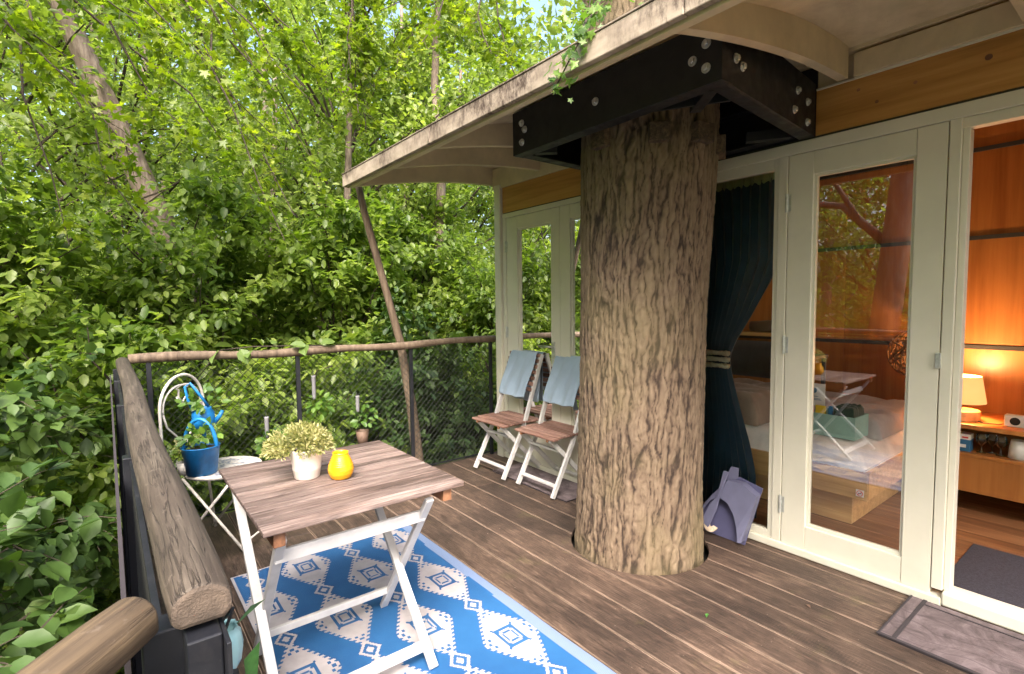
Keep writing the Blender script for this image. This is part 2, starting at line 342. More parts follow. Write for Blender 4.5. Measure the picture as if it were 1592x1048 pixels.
def thing(name, label, cat, loc=(0, 0, 0), group=None, kind=None):
    o = bpy.data.objects.new(name, None); C.objects.link(o); o.location = loc; o.empty_display_size = .1
    return tag(o, label, cat, group, kind)
def box(name, mat, parent, *a, bevel=.003, loc=None):
    return MB().box(*a).build(name, mat, parent, bevel, loc=loc)
def copy_tree(o, parent=None):
    c = o.copy(); C.objects.link(c)
    if parent: c.parent = parent
    for ch in list(o.children): copy_tree(ch, c)
    return c

# ================================================================= GROUND
gx = []
for i in range(61):
    row = []
    for j in range(61):
        x = -60 + 2 * i; y = -60 + 2 * j; d = math.hypot(x, y)
        row.append((x, y, -3.2 + max(0, d - 9) * .10 + .25 * math.sin(x * .31 + 1) * math.cos(y * .27)))
    gx.append(row)
tag(MB().grid(gx).build('ground', M['litter'], smooth=True), kind='structure')

# ================================================================= DECK
PITCH = .178; X0 = 1.482 - PITCH * 13
deck = thing('deck', None, None, (0, 0, 0), kind='structure')
TC = Vector((2.425, 1.93)); HOLE = .394
pid = 0
for k in range(-0, 22):
    xa = X0 + PITCH * k; xb = xa + PITCH - .006
    if xa > 2.94: break
    xb = min(xb, 2.962); clipx = xa
    if xb < -.55: continue
    ymax = 3.985; ymin = -1.2
    if xb < .0: ymax = .66 + xa * 1.0
    elif xa < 0: xa = 0.0
    # joints
    cuts = [ymin] + sorted(random.sample([.35, 1.25, 2.35, 2.9, 3.3], 1 if k % 2 else 0)) + [ymax]
    cuts = [c for c in cuts if c <= ymax]
    if ymax - ymin < .2: continue
    segs = list(zip(cuts[:-1], cuts[1:]))
    for (ya, yb) in segs:
        yb -= .004 if yb < 3.9 else 0
        pieces = [(ya, yb, None)]
        xm0, xm1 = xa, xb
        # clip by the round hole
        def hit(x):
            t = HOLE ** 2 - (x - TC.x) ** 2
            return None if t <= 0 else math.sqrt(t)
        if max(hit(xa) or 0, hit(xb) or 0, hit((xa + xb) / 2) or 0) > 0 and ya < TC.y < yb:
            polyA = [(xa, ya), (xb, ya)]; polyB = [(xb, yb), (xa, yb)]
            xs = np.linspace(xb, xa, 14)
            A = polyA + [(x, TC.y - (hit(x) or 0)) for x in xs]
            B = polyB + [(x, TC.y + (hit(x) or 0)) for x in xs[::-1]]
            polys = [A, B]
        else: polys = [[(xa, ya), (xb, ya), (xb, yb), (xa, yb)]]
        for P in polys:
            dz = random.uniform(-.0015, .0015); xc = clipx + (PITCH - .006) / 2
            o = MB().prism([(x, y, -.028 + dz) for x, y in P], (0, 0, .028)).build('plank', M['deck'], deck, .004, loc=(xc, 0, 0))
            pid += 1
for yb in (-1.0, 0, 1.0, 2.95, 3.9):
    MB().box(-.3 if yb < .9 else .0, 2.95, yb, yb + .06, -.2, -.031).build('joist', M['brown'], deck)
MB().lathe([(.33, -.10), (.52, -.10), (.52, -.14), (.33, -.14), (.33, -.10)], (TC.x, TC.y, 0), 40).build('gap_shade_ring', M['wire'], deck)  # added black ring, stands in for the deep shade in the trunk gap
MB().box(.0, 2.9, 3.975, 4.0, -.19, -.032).build('edge_board', M['brown'], deck)

# ================================================================= CABIN
cabin = thing('cabin', 'cream framed timber cabin with glazed doors, honey plywood band and curved soffit beside the deck', 'cabin', (2.97, 1.0, 0))
FX = 2.97; LX = 2.85; W_ = .06
def frame_door(name, x, y0, y1, z0, z1, py0, py1, pz0, pz1, hinge_y=None, handle_y=None, label=None):
    """a glazed door leaf in the plane x (outer face), stiles, rails, pane, hinges"""
    d = bpy.data.objects.new(name, None); C.objects.link(d); d.parent = cabin; d.location = Vector((x, y0, 0)) - cabin.location
    if label: d['label'] = label
    for (a, b) in ((y0, py0), (py1, y1)): box('stile', M['cream'], d, x - .004, x + .05, a, b, z0, z1, bevel=.0025)
    box('rail', M['cream'], d, x - .002, x + .048, py0 + .0005, py1 - .0005, z0, pz0); box('rail', M['cream'], d, x - .002, x + .048, py0 + .0005, py1 - .0005, pz1, z1)
    b = .014
    mb = MB()
    mb.box(x + .012, x + .038, py0, py0 + b, pz0, pz1); mb.box(x + .012, x + .038, py1 - b, py1, pz0, pz1)
    mb.box(x + .0125, x + .0375, py0 + b, py1 - b, pz0, pz0 + b); mb.box(x + .0125, x + .0375, py0 + b, py1 - b, pz1 - b, pz1)
    mb.build('glazing_bead', M['cream'], d)
    MB().add([(x + .024, py0 + b, pz0 + b), (x + .024, py1 - b, pz0 + b), (x + .024, py1 - b, pz1 - b), (x + .024, py0 + b, pz1 - b)], [(0, 1, 2, 3)]).build('pane', M['pane'], d)
    if hinge_y is not None:
        for hz in (z0 + .22, (z0 + z1) / 2 + .05, z1 - .25):
            MB().tube([(x - .010, hinge_y, hz - .05), (x - .010, hinge_y, hz + .05)], .008, 10).box(x - .007, x - .003, hinge_y - .022, hinge_y + .022, hz - .045, hz + .045).build('hinge', M['galv'], d, smooth=False)
    if handle_y is not None:
        hz = 1.02
        MB().box(x - .014, x - .004, handle_y - .017, handle_y + .017, hz - .13, hz + .08).build('lock_plate', M['galv'], d, .003)
        MB().tube([(x - .01, handle_y, hz + .04), (x - .055, handle_y, hz + .04), (x - .058, handle_y + .02, hz + .04), (x - .058, handle_y + .13, hz + .04)], .009, 10).build('handle', M['chrome'], d, smooth=True)
    return d
# right hand section
box('head_frame', M['cream'], cabin, FX - .012, FX + .07, .72 - 1.1, 2.16, 2.195, 2.256)
box('drip_gap', M['creamdark'], cabin, FX + .0, FX + .06, -.38, 2.16, 2.2565, 2.2675, bevel=0)
frame_door('door', FX, .672, 1.352, .045, 2.192, .785, 1.227, .172, 2.076, hinge_y=1.358, label='closed right-hand glass door with three grey hinges')
MB().box(FX - .018, FX - .004, .664, .684, 1.10, 1.17).build('latch', M['galv'], cabin, .002)
box('mullion', M['cream'], cabin, FX - .008, FX + .065, 1.356, 1.405, .04, 2.195)
box('mullion', M['cream'], cabin, FX - .006, FX + .065, .626, .668, .075, 2.195)
box('threshold', M['cream'], cabin, FX - .02, FX + .10, -.38, .6255, .012, .075, bevel=.008)
box('sill', M['cream'], cabin, FX - .018, FX + .06, .626, 2.16, .002, .0445, bevel=.006)
box('reveal', M['cream'], cabin, FX + .01, FX + .07, .6, .625, .0755, 2.15)
box('head_track', M['cream'], cabin, FX + .004, FX + .06, -.38, .626, 2.15, 2.1945)
# fixed window beside the tree
wn = bpy.data.objects.new('window', None); C.objects.link(wn); wn.parent = cabin; wn.location = Vector((FX, 1.4, 0)) - cabin.location
box('frame', M['cream'], wn, FX, FX + .05, 1.4055, 1.432, .045, 2.195); box('frame', M['cream'], wn, FX, FX + .05, 2.10, 2.16, .045, 2.195)
box('frame', M['cream'], wn, FX + .001, FX + .049, 1.4325, 2.0995, .045, .085); box('frame', M['cream'], wn, FX + .001, FX + .049, 1.4325, 2.0995, 2.135, 2.194)
MB().add([(FX + .022, 1.43, .08), (FX + .022, 2.1, .08), (FX + .022, 2.1, 2.14), (FX + .022, 1.43, 2.14)], [(0, 1, 2, 3)]).build('pane', M['glass'], wn)
# jog hidden behind the trunk
box('corner_post', M['cream'], cabin, LX - .01, FX + .07, 2.165, 2.32, .01, 2.5)
# left section
box('head_frame', M['cream'], cabin, LX - .012, LX + .07, 2.325, 3.785, 2.168, 2.208)
box('drip_gap', M['creamdark'], cabin, LX + .0, LX + .06, 2.325, 3.785, 2.2085, 2.2165, bevel=0)
frame_door('door', LX, 3.045, 3.735, .045, 2.165, 3.150, 3.585, .40, 2.062, hinge_y=3.742, handle_y=3.118, label='leftmost glass door behind the folding chairs, with lever handle')
frame_door('door', LX, 2.345, 3.041, .045, 2.165, 2.47, 2.93, .40, 2.062, label='glass door mostly hidden by the tree trunk')
box('jamb', M['cream'], cabin, LX - .008, LX + .065, 3.740, 3.786, .04, 2.1675)
box('jamb', M['cream'], cabin, LX - .01, LX + .06, 2.3205, 2.342, .04, 2.1675)
box('sill', M['cream'], cabin, LX - .02, LX + .06, 2.32, 3.786, .002, .0445, bevel=.006)
box('corner_post', M['cream'], cabin, LX - .035, LX + .045, 3.79, 3.875, .0, 2.47, bevel=.006)
# honey ply band
box('band', M['honey'], cabin, FX - .004, FX + .05, -1.4, 1.222, 2.268, 2.500, bevel=.001, loc=(FX, 0, 2.4))
MB().box(FX + .0, FX + .05, 1.2225, 2.46, 2.268, 2.62).build('dark_lining', M['steel'], cabin)
MB().box(FX + .012, FX + .05, 1.03, 1.222, 2.5005, 2.64).build('dark_lining', M['arch'], cabin)
box('band', M['honey'], cabin, LX - .004, LX + .05, 2.44, 3.788, 2.217, 2.440, bevel=.001, loc=(LX, 3, 2.3))
for (x, y, z) in ((FX, 1.03, 2.44), (FX, .95, 2.36), (FX, .55, 2.42), (FX, .80, 2.40)):
    MB().lathe([(0, -.001), (.008 if y != .55 else .013, -.001), (.008 if y != .55 else .013, .001), (0, .001)], (0, 0, 0), 10).build('knot', M['brown'], cabin).matrix_local = Matrix.Translation(Vector((x - .0045, y, z)) - cabin.location) @ Matrix.Rotation(PI / 2, 4, 'Y')
# side wall, back wall, interior shell
MB().box(2.92, 4.9, 3.80, 3.872, .0, 2.5).build('side_wall', M['honey'], cabin)
inner = bpy.data.objects.new('inner_wall', None); C.objects.link(inner); inner.parent = cabin; inner.location = Vector((4.75, 0, 0)) - cabin.location
zs = [.05, 1.075, 1.825, 2.42, 2.66]
for a, b in zip(zs[:-1], zs[1:]):
    y = -1.4; 
    while y < 3.75:
        wd = .62
        MB().box(4.75, 4.78, y, min(y + wd - .001, 3.79), a + .008, b - .008).build('panel', M['panel'], inner, loc=(4.76, y + .3, a))
        y += wd
    MB().box(4.735, 4.745 if b > 1 and b < 2.6 else 4.7455, -1.4, 3.79, b - .014, b + .014).build('joint_strip', M['pillow'], inner)
MB().box(4.785, 4.84, -1.4, 3.8, 0, 2.7).build('backing', M['pillow'], inner)
MB().box(3.05, 4.74, -1.46, -1.4, 0.05, 2.7).build('end_wall', M['panel'], cabin)
for y in np.arange(0, 10) * .125 + .0: pass
fl = bpy.data.objects.new('cabin_floor', None); C.objects.link(fl); fl.parent = cabin; fl.location = Vector((3.0, 0, 0)) - cabin.location
for i in range(12):
    xa = 3.075 + i * .14
    MB().box(xa, xa + .138, -1.4, 3.78, .03, .052).build('floorboard', M['floor'], fl, loc=(xa + .07, 0, .04), bevel=.001)
MB().box(2.98, 4.85, -1.45, 3.79, -.12, .0).build('subfloor', M['brown'], fl)
MB().box(3.04, 4.78, -1.45, 3.80, 2.665, 2.70).build('inner_ceiling', M['honey'], cabin)
# ================================================================= ROOF (part of the cabin)
roof = bpy.data.objects.new('roof', None); C.objects.link(roof); roof.parent = cabin; roof.location = Vector((1.5, 1.0, 2.4)) - cabin.location
def ceil_z(x):
    t = (x - 1.5) / 1.47
    return 2.385 + .255 * math.sin(min(1, t * 1.12) * PI / 2) ** .85 if t > 0 else 2.385
def arch_z(x):
    t = (x - 1.5) / 1.45
    return 2.305 + .185 * math.sin(min(1, max(0, t)) * PI / 2 * 1.0) ** .9
xs = [1.5 + 1.47 * i / 24 for i in range(25)]
YR0, YR1 = -1.3, 3.97
# vaulted soffit sheets, butted, and roof skin
def sheet(y0, y1, name, mat, dz=0, th=.012):
    mb = MB(); top = [[(x, y, ceil_z(x) + dz) for y in (y0, y1)] for x in xs]
    bot = [[(x, y, ceil_z(x) + dz + th) for y in (y0, y1)] for x in xs]
    mb.grid(top); mb.grid(bot); mb.build(name, mat, roof, smooth=True)
ARCH_Y = [3.945, 3.28, 2.72, 1.08, .42, -.45]
ed = [3.97] + [(a + b) / 2 for a, b in zip([3.945, 3.28, 2.72], [3.28, 2.72, 2.0])] + [1.6, .75, 0.0, -1.3]
sheet(-1.3, .50, 'soffit_panel', M['soffit']); sheet(.502, 2.1, 'soffit_panel', M['soffit']); sheet(2.102, 3.97, 'soffit_panel', M['soffit'])
sheet(-1.3, 3.985, 'roof_skin', M['steel'], .03, .02)
for i, y in enumerate(ARCH_Y):
    mb = MB(); th = .045 if i else .05
    xx = [x for x in xs if x <= 2.95]
    if y < 0.6: lo = lambda x: max(arch_z(x), ceil_z(x) - .14)
    else: lo = arch_z
    vs = []; 
    for x in xx:
        for yy in (y - th / 2, y + th / 2): vs += [(x, yy, lo(x)), (x, yy, ceil_z(x) - .001)]
    n = len(xx); fs = []
    for k in range(n - 1):
        a = 4 * k; b = a + 4
        fs += [(a, b, b + 1, a + 1), (a + 2, a + 3, b + 3, b + 2), (a, a + 2, b + 2, b), (a + 1, b + 1, b + 3, a + 3)]
    fs += [(0, 1, 3, 2), (4 * n - 4, 4 * n - 2, 4 * n - 1, 4 * n - 3)]
    mb.add(vs, fs).build('arch', M['arch'], roof)
# fascia in butted lengths
for a, b in ((-1.3, 1.0), (1.003, 2.62), (2.623, 3.985)):
    box('fascia', M['fascia'], roof, 1.470, 1.4985, a, b, 2.312, 2.405, bevel=.004)
box('fascia_lip', M['fascia'], roof, 1.466, 1.52, -1.3, 3.99, 2.4055, 2.412, bevel=.002)
box('under_batten', M['arch'], roof, 1.499, 1.535, -1.3, 3.91, 2.300, 2.345)
# wall plate strips under the soffit
box('wall_plate', M['arch'], roof, FX - .03, FX + .04, -1.3, 1.045, 2.503, 2.612, bevel=.002)
box('bead_strip', M['cream'], roof, FX - .012, FX + .0, -1.3, 1.22, 2.4935, 2.5025, bevel=0)
box('wall_plate', M['arch'], roof, LX - .02, FX + .04, 2.46, 3.915, 2.442, 2.62, bevel=.002)
MB().box(2.93, 3.06, -1.4, 3.79, 2.625, 2.665).build('closing_board', M['arch'], roof)

# ================================================================= THE TREE THROUGH THE DECK
def vnoise(U, V, seed):
    r = np.random.default_rng(seed); G = r.random((256, 256)).astype(np.float32)
    ui = np.floor(U).astype(int); vi = np.floor(V).astype(int); fu = U - ui; fv = V - vi
    fu = fu * fu * (3 - 2 * fu); fv = fv * fv * (3 - 2 * fv)
    g = lambda a, b: G[a % 256, b % 256]
    return (g(ui, vi) * (1 - fu) + g(ui + 1, vi) * fu) * (1 - fv) + (g(ui, vi + 1) * (1 - fu) + g(ui + 1, vi + 1) * fu) * fv
def voro(U, Vc, ncol, seed, wy=1.0):
    iu = np.floor(U).astype(int); iv = np.floor(Vc).astype(int)
    r = np.random.default_rng(seed); J = r.random((ncol, 400, 2)); Hh = r.random((ncol, 400))
    d1 = np.full(U.shape, 9.); d2 = np.full(U.shape, 9.); hh = np.zeros(U.shape)
    for a in (-1, 0, 1):
        for b in (-1, 0, 1):
            cu = iu + a; cvv = iv + b; k = J[cu % ncol, cvv % 400]
            dx = cu + .5 + (k[..., 0] - .5) * .8 - U; dy = (cvv + k[..., 1] - Vc) * wy; d = np.sqrt(dx * dx + dy * dy)
            closer = d < d1; d2 = np.where(closer, d1, np.minimum(d2, d)); hh = np.where(closer, Hh[cu % ncol, cvv % 400], hh); d1 = np.where(closer, d, d1)
    return d2 - d1, hh
def bark_depth(T, V):
    """long interlacing vertical ridges with short cross cracks; T angle, V metres"""
    A = T / (2 * PI)
    w1 = vnoise(A * 24, V * 3.2, 11) - .5; w2 = vnoise(A * 60, V * 11, 12) - .5; w3 = vnoise(A * 150, V * 30, 17) - .5
    U = A * 50 + 1.0 * w1 + .55 * w2 + .28 * w3
    e1, h1 = voro(U, V / .40 + .4 * w1 + .12 * w2, 50, 3, .55)
    U2 = A * 96 + 1.4 * w1 + .9 * w2 + .6 * w3
    e2, h2 = voro(U2, V / .085 + .5 * w2, 96, 5, .8)
    s1 = np.clip(e1 / .20, 0, 1); s1 = s1 ** .7; st_ = vnoise(A * 210, V * 7, 31) - .5; s2 = np.clip(e2 / .4, 0, 1)
    fine = vnoise(A * 260, V * 60, 14) * .6 + vnoise(A * 520, V * 130, 15) * .4
    f3 = vnoise(A * 130, V * 22, 21) - .5
    return np.clip(s1 * (.60 + .22 * h1) + (s2 - .6) * .26 * (.4 + s1) + .36 * (fine - .5) + .18 * f3 + .26 * st_, 0, 1.1)
def pydata_np(name, V, F, mat, parent=None, smooth=True, attrs=()):
    me = bpy.data.meshes.new(name); me.vertices.add(len(V)); me.vertices.foreach_set('co', np.ascontiguousarray(V, np.float32).ravel())
    k = F.shape[1]; me.loops.add(F.size); me.loops.foreach_set('vertex_index', np.ascontiguousarray(F, np.int32).ravel())
    me.polygons.add(len(F)); me.polygons.foreach_set('loop_start', np.arange(0, F.size, k, dtype=np.int32))
    me.update(calc_edges=True)
    if smooth: me.polygons.foreach_set('use_smooth', np.ones(len(F), bool))
    for nm, dom, dat in attrs:
        at = me.attributes.new(nm, 'FLOAT', dom); at.data.foreach_set('value', np.ascontiguousarray(dat, np.float32))
    me.materials.append(mat); o = bpy.data.objects.new(name, me); C.objects.link(o)
    if parent: o.parent = parent
    return o
oak = thing('oak_tree', 'thick ridged oak trunk rising through a round hole in the deck and through the roof', 'tree', (2.425, 1.93, 0))
zz = np.concatenate([np.concatenate([np.arange(-.5, -.06, .05), np.arange(-.06, 2.4, .0062)]), np.arange(2.41, 6.0, .02)])
NC = 400; th = np.linspace(0, 2 * PI, NC, endpoint=False)
T, Z = np.meshgrid(th, zz)
rad = np.interp(Z, [-.5, 0, .35, 1.4, 2.2, 2.5, 6], [.378, .374, .360, .354, .374, .37, .35]) * (1 + .012 * np.sin(3 * T + 1.2 + Z) + .012 * np.sin(2 * T - Z * .8))
cx = np.interp(Z, [-.5, 0, 1.4, 2.3, 6], [0, .0, .015, .03, .06]); cy = np.interp(Z, [-.5, 0, 1.4, 2.3, 6], [0, 0, -.01, -.03, -.03])
dep = bark_depth(T, Z + .6)
rr_ = rad - .010 + dep * .0125
V = np.stack([cx + rr_ * np.cos(T), cy + rr_ * np.sin(T), Z], -1).reshape(-1, 3)
nz = len(zz); I, J = np.meshgrid(np.arange(nz - 1), np.arange(NC), indexing='ij'); J2 = (J + 1) % NC
F = np.stack([I * NC + J, I * NC + J2, (I + 1) * NC + J2, (I + 1) * NC + J], -1).reshape(-1, 4)
pydata_np('trunk', V, F, M['bark'], oak, attrs=[('depth', 'POINT', dep.ravel())])
MB().tube([(2.45, 1.95, -3.6), (2.43, 1.93, -.49)], [.5, .375], 24).build('trunk_base', M['bark2'], oak, smooth=True)
ob = MB()
ob.tube([(2.5, 1.9, 5.9), (2.3, 2.2, 8), (2.4, 2.1, 11)], [.3, .22, .1], 12); ob.tube([(2.5, 1.9, 5.4), (3.3, 1.4, 7), (4.4, .9, 9)], [.2, .13, .05], 10)
ob.build('limb', M['bark2'], oak, smooth=True)

# steel box frame round the trunk
sb = thing('steel_frame', 'black bolted steel box frame around the top of the trunk, under the roof', 'steel frame', (1.95, 1.8, 2.26))
def channel(name, a, b, z0, z1, inward):
    """C section: web plate with bottom and top flange"""
    a = Vector(a); b = Vector(b); iv = Vector(inward); mb = MB()
    def slab(p, q, z0, z1, t0, t1): mb.prism([(p + iv * t0), (q + iv * t0), (q + iv * t1), (p + iv * t1)], (0, 0, z1 - z0))
    a0 = Vector((a.x, a.y, z0)); b0 = Vector((b.x, b.y, z0))
    slab(a0, b0, 0, z1 - z0, 0, .009)
    a1 = a0.copy(); b1 = b0.copy(); slab(a1, b1, 0, .009, .0095, .075)
    a2 = Vector((a.x, a.y, z1 - .009)); b2 = Vector((b.x, b.y, z1 - .009)); slab(a2, b2, 0, .009, .0095, .075)
    return mb.build(name, M['steel'], sb, .0015)
Z0, Z1 = 2.262, 2.5
channel('front_beam', (1.90, 1.125, 0), (1.90, 2.42, 0), Z0, Z1, (1, 0, 0))
channel('side_beam', (1.9105, 1.127, 0), (2.965, 1.225, 0), Z0 + .002, Z1 + .03, (-.093, .995, 0))
channel('side_beam', (1.9105, 2.418, 0), (2.86, 2.43, 0), Z0 + .002, Z1 - .02, (0, -1, 0))
channel('rear_beam', (2.955, 1.32, 0), (2.955, 2.36, 0), Z0 + .013, Z1 - .02, (-1, 0, 0))
for (a, b) in (((1.99, 2.33), (2.08, 2.24)), ((1.99, 1.22), (2.15, 1.4)), ((2.80, 2.25), (2.87, 2.33)), ((2.78, 1.5), (2.90, 1.32))):
    MB().bar((a[0], a[1], Z0 + .03), (b[0], b[1], Z0 + .03), .05, .05).build('brace', M['steel'], sb, .002)
MB().bar((1.985, 1.50, Z0 + .035), (2.15, 1.23, Z0 + .035), .012, .06).build('brace', M['steel'], sb, .001)
for k, (y, z) in enumerate([(2.335, 2.425), (2.31, 2.385), (2.335, 2.32), (1.775, 2.375), (1.25, 2.372), (1.19, 2.418), (1.19, 2.325)]):
    b = MB().lathe([(0, .012), (.0105, .012), (.012, .010), (.012, .001)], (0, 0, 0), 6).lathe([(0, .002), (.0185, .002), (.0195, 0), (.0195, -.004), (0, -.004)], (0, 0, 0), 16).build('bolt', M['galv'], sb)
    b.matrix_local = Matrix.Translation(Vector((1.8955, y, z)) - sb.location) @ Matrix.Rotation(-PI / 2, 4, 'Y')
for k, (x, z) in enumerate([(2.02, 2.375), (2.08, 2.36), (2.70, 2.43), (2.66, 2.33), (2.84, 2.41), (2.84, 2.31)]):
    b = MB().lathe([(0, .012), (.0105, .012), (.012, .010), (.012, .001)], (0, 0, 0), 6).lathe([(0, .002), (.0185, .002), (.0195, 0), (.0195, -.004), (0, -.004)], (0, 0, 0), 16).build('bolt', M['galv'], sb)
    y = 1.127 + (x - 1.91) * .093 - .0045
    b.matrix_local = Matrix.Translation(Vector((x, y, z)) - sb.location) @ Matrix.Rotation(PI / 2, 4, 'X')
# timber wedges between trunk and frame
for (az, z, l) in ((226, 2.235, .10), (262, 2.245, .12), (300, 2.225, .15), (180, 2.25, .1)):
    a = R(az); d = Vector((math.cos(a), math.sin(a), 0)); t = Vector((-d.y, d.x, 0)); p = Vector((2.455, 1.90, z)) + d * .36
    mb = MB(); m_ = Matrix((t, d, Vector((0, 0, 1)))).transposed().to_4x4(); m_.translation = p
    mb.box(-l / 2, l / 2, -.05, .05, -.035, .06, m_)
    tag(mb.build('wedge', M['rail2'], None, .006), {226: 'leftmost timber wedge block driven between trunk and black frame', 262: 'middle timber wedge block at the front of the trunk top', 300: 'rightmost and largest timber wedge block at the trunk top', 180: 'timber wedge block on the far left side of the trunk top'}[az], 'wedge', 'timber wedges at the top of the trunk')

# ================================================================= RAILINGS
def d_profile_rail(name, p0, p1, w_, h_, parent, mat, wob=.004, n=26, end=None):
    p0 = Vector(p0); p1 = Vector(p1); d = (p1 - p0); L = d.length; d.normalize(); s = d.cross(Vector((0, 0, 1))).normalized(); u = Vector((0, 0, 1))
    prof = [(-w_ / 2, -h_ * .32), (-w_ / 2, -h_ * .05)] + [(-math.cos(t) * w_ / 2, -h_ * .05 + math.sin(t) * h_ * .5) for t in np.linspace(.35, PI - .35, 9)] + [(w_ / 2, -h_ * .05), (w_ / 2, -h_ * .32), (w_ * .36, -h_ * .5), (-w_ * .36, -h_ * .5)]
    P = []
    sx_, sy_ = random.random() * 9, random.random() * 9
    for i in range(n + 1):
        t = L * i / n; e = 1
        if end and i == 0: e = .93
        c = p0 + d * t + s * wob * math.sin(t * 3 + sx_) + u * wob * .6 * math.sin(t * 4.3 + sy_)
        P.append([c + (s * a + u * b) * e for a, b in prof])
    mb = MB(); np_ = len(prof)
    for row in P: mb.v += [tuple(q) for q in row]
    for i in range(n):
        for k in range(np_): mb.f.append((i * np_ + k, i * np_ + (k + 1) % np_, (i + 1) * np_ + (k + 1) % np_, (i + 1) * np_ + k)); mb.mi.append(0)
    mb.f.append(tuple(range(np_))[::-1]); mb.f.append(tuple(n * np_ + k for k in range(np_))); mb.mi += [0, 0]
    mb.mi[-1] = mb.mi[-2] = 1
    o = mb.build(name, [mat, M['railend']], parent, .006, loc=p0)
    for q in o.data.polygons: q.use_smooth = q.material_index == 0
    return o
def mesh_panel(parent, p0, p1, z0, z1, cell=.050, r=.0019, name='wire_mesh'):
    """chain link: two families of slanted wires with alternating bow"""
    p0 = Vector(p0); p1 = Vector(p1); d = p1 - p0; L = d.length; d.normalize(); nrm = Vector((-d.y, d.x, 0)); H_ = z1 - z0; mb = MB()
    for sgn in (1, -1):
        k = -int(H_ / cell) - 1
        while k * cell < L + H_:
            a = k * cell; pts = []
            for j in range(2):
                pass
            t0 = a; t1 = a + H_
            lo, hi = max(0, t0), min(L, t1)
            if hi - lo > .01:
                h0, h1 = lo - t0, hi - t0
                if sgn < 0: h0, h1 = H_ - h0, H_ - h1
                mb.tube([p0 + d * lo + nrm * (r * .9 * sgn) + Vector((0, 0, z0 + h0)), p0 + d * hi + nrm * (r * .9 * sgn) + Vector((0, 0, z0 + h1))], r, 3, cap=False)
            k += 1
    return tag(mb.build(name, M['mesh'], parent), kind='stuff')
br = thing('railing', 'railing across the far end of the deck with thin round handrail and black wire mesh', 'railing', (1.5, 3.94, 0))
mb = MB(); pts = []; rr = []
for i in range(30):
    t = i / 29; pts.append((.09 + 2.76 * t, 3.94 + .008 * math.sin(t * 9), 1.102 - .010 * t - .018 * math.sin(t * PI) + .006 * math.sin(t * 17))); rr.append(.030 + .003 * math.sin(t * 21))
mb.tube(pts, rr, 10).build('handrail', M['pole'], br, smooth=True)
for x in (.19, 1.08, 1.985, 2.80): MB().box(x - .014, x + .014, 3.93, 3.955, -.15, 1.075).build('post', M['steel'], br, .002)
MB().box(.05, 2.82, 3.938, 3.946, .02, .032).build('bottom_bar', M['steel'], br)
for a, b in ((.06, .176), (.204, 1.066), (1.094, 1.971), (1.999, 2.786)): mesh_panel(br, (a, 3.942, 0), (b, 3.942, 0), .03, 1.075)
lr = thing('railing', 'near left railing with broad weathered half-round handrail running away along the deck', 'railing', (.05, 2.2, 0))
d_profile_rail('handrail', (.064, .655, 1.088), (.064, 3.86, 1.098), .066, .052, lr, M['rail'], n=40, end=True)
for y in (.70, 1.55, 2.4, 3.2, 3.80): MB().box(.012, .052, y - .02, y + .02, -.2, 1.06).build('post', M['steel'], lr, .002)
MB().box(.085, .09, .62, .70, .5, 1.055).build('post_plate', M['steel'], lr, .001)
MB().box(.050, .0845, .64, .68, .3, 1.058).build('corner_post', M['steel'], lr, .002)
MB().box(-.004, .002, .72, 3.85, .0, 1.02).build('privacy_strip', M['mattdark'], lr)
mesh_panel(lr, (.03, .72, 0), (.03, 3.8, 0), .03, 1.05)
for z in (.05, 1.04): MB().box(.026, .034, .72, 3.8, z, z + .012).build('rail_bar', M['steel'], lr)
dr = thing('railing', 'short diagonal railing nearest the camera at the lower left corner', 'railing', (-.2, .45, 0))
d_profile_rail('handrail', (.012, .668, 1.093), (-.43, .16, 1.085), .056, .052, dr, M['rail2'], n=14, end=True)
MB().box(-.004, .03, .59, .625, -.2, 1.04).build('post', M['steel'], dr, .002)
MB().box(-.42, -.385, .12, .155, -.2, 1.04).build('post', M['steel'], dr, .002)
mesh_panel(dr, (-.02, .59, 0), (-.39, .15, 0), .03, 1.03)
# small ties and a black cloth wrap on the corner post
cw = MB()
rows = []
for i in range(14):
    z = .985 - i * .03; row = []
    for k in range(13):
        a = 2 * PI * k / 12; r0 = .034 + .006 * math.sin(3 * a + i) + .010 * (i / 13)
        row.append((.068 + math.cos(a) * r0, .655 + math.sin(a) * r0 * .8, z + .006 * math.sin(2 * a)))
    rows.append(row)
cw.grid(rows)
t_ = cw.build('black_pouch', M['pillow'], None, smooth=True); tag(t_, 'black cloth pouch hanging on the post under the near end of the broad handrail', 'pouch')
s_ = MB(); s_.tube([(.066, .612, 1.0), (.064, .606, .96), (.068, .604, .9), (.07, .60, .80), (.066, .6, .6)], .0035, 6)
tag(s_.build('cord', M['rope'], None, smooth=True), 'pale cord hanging down over the black pouch', 'cord')
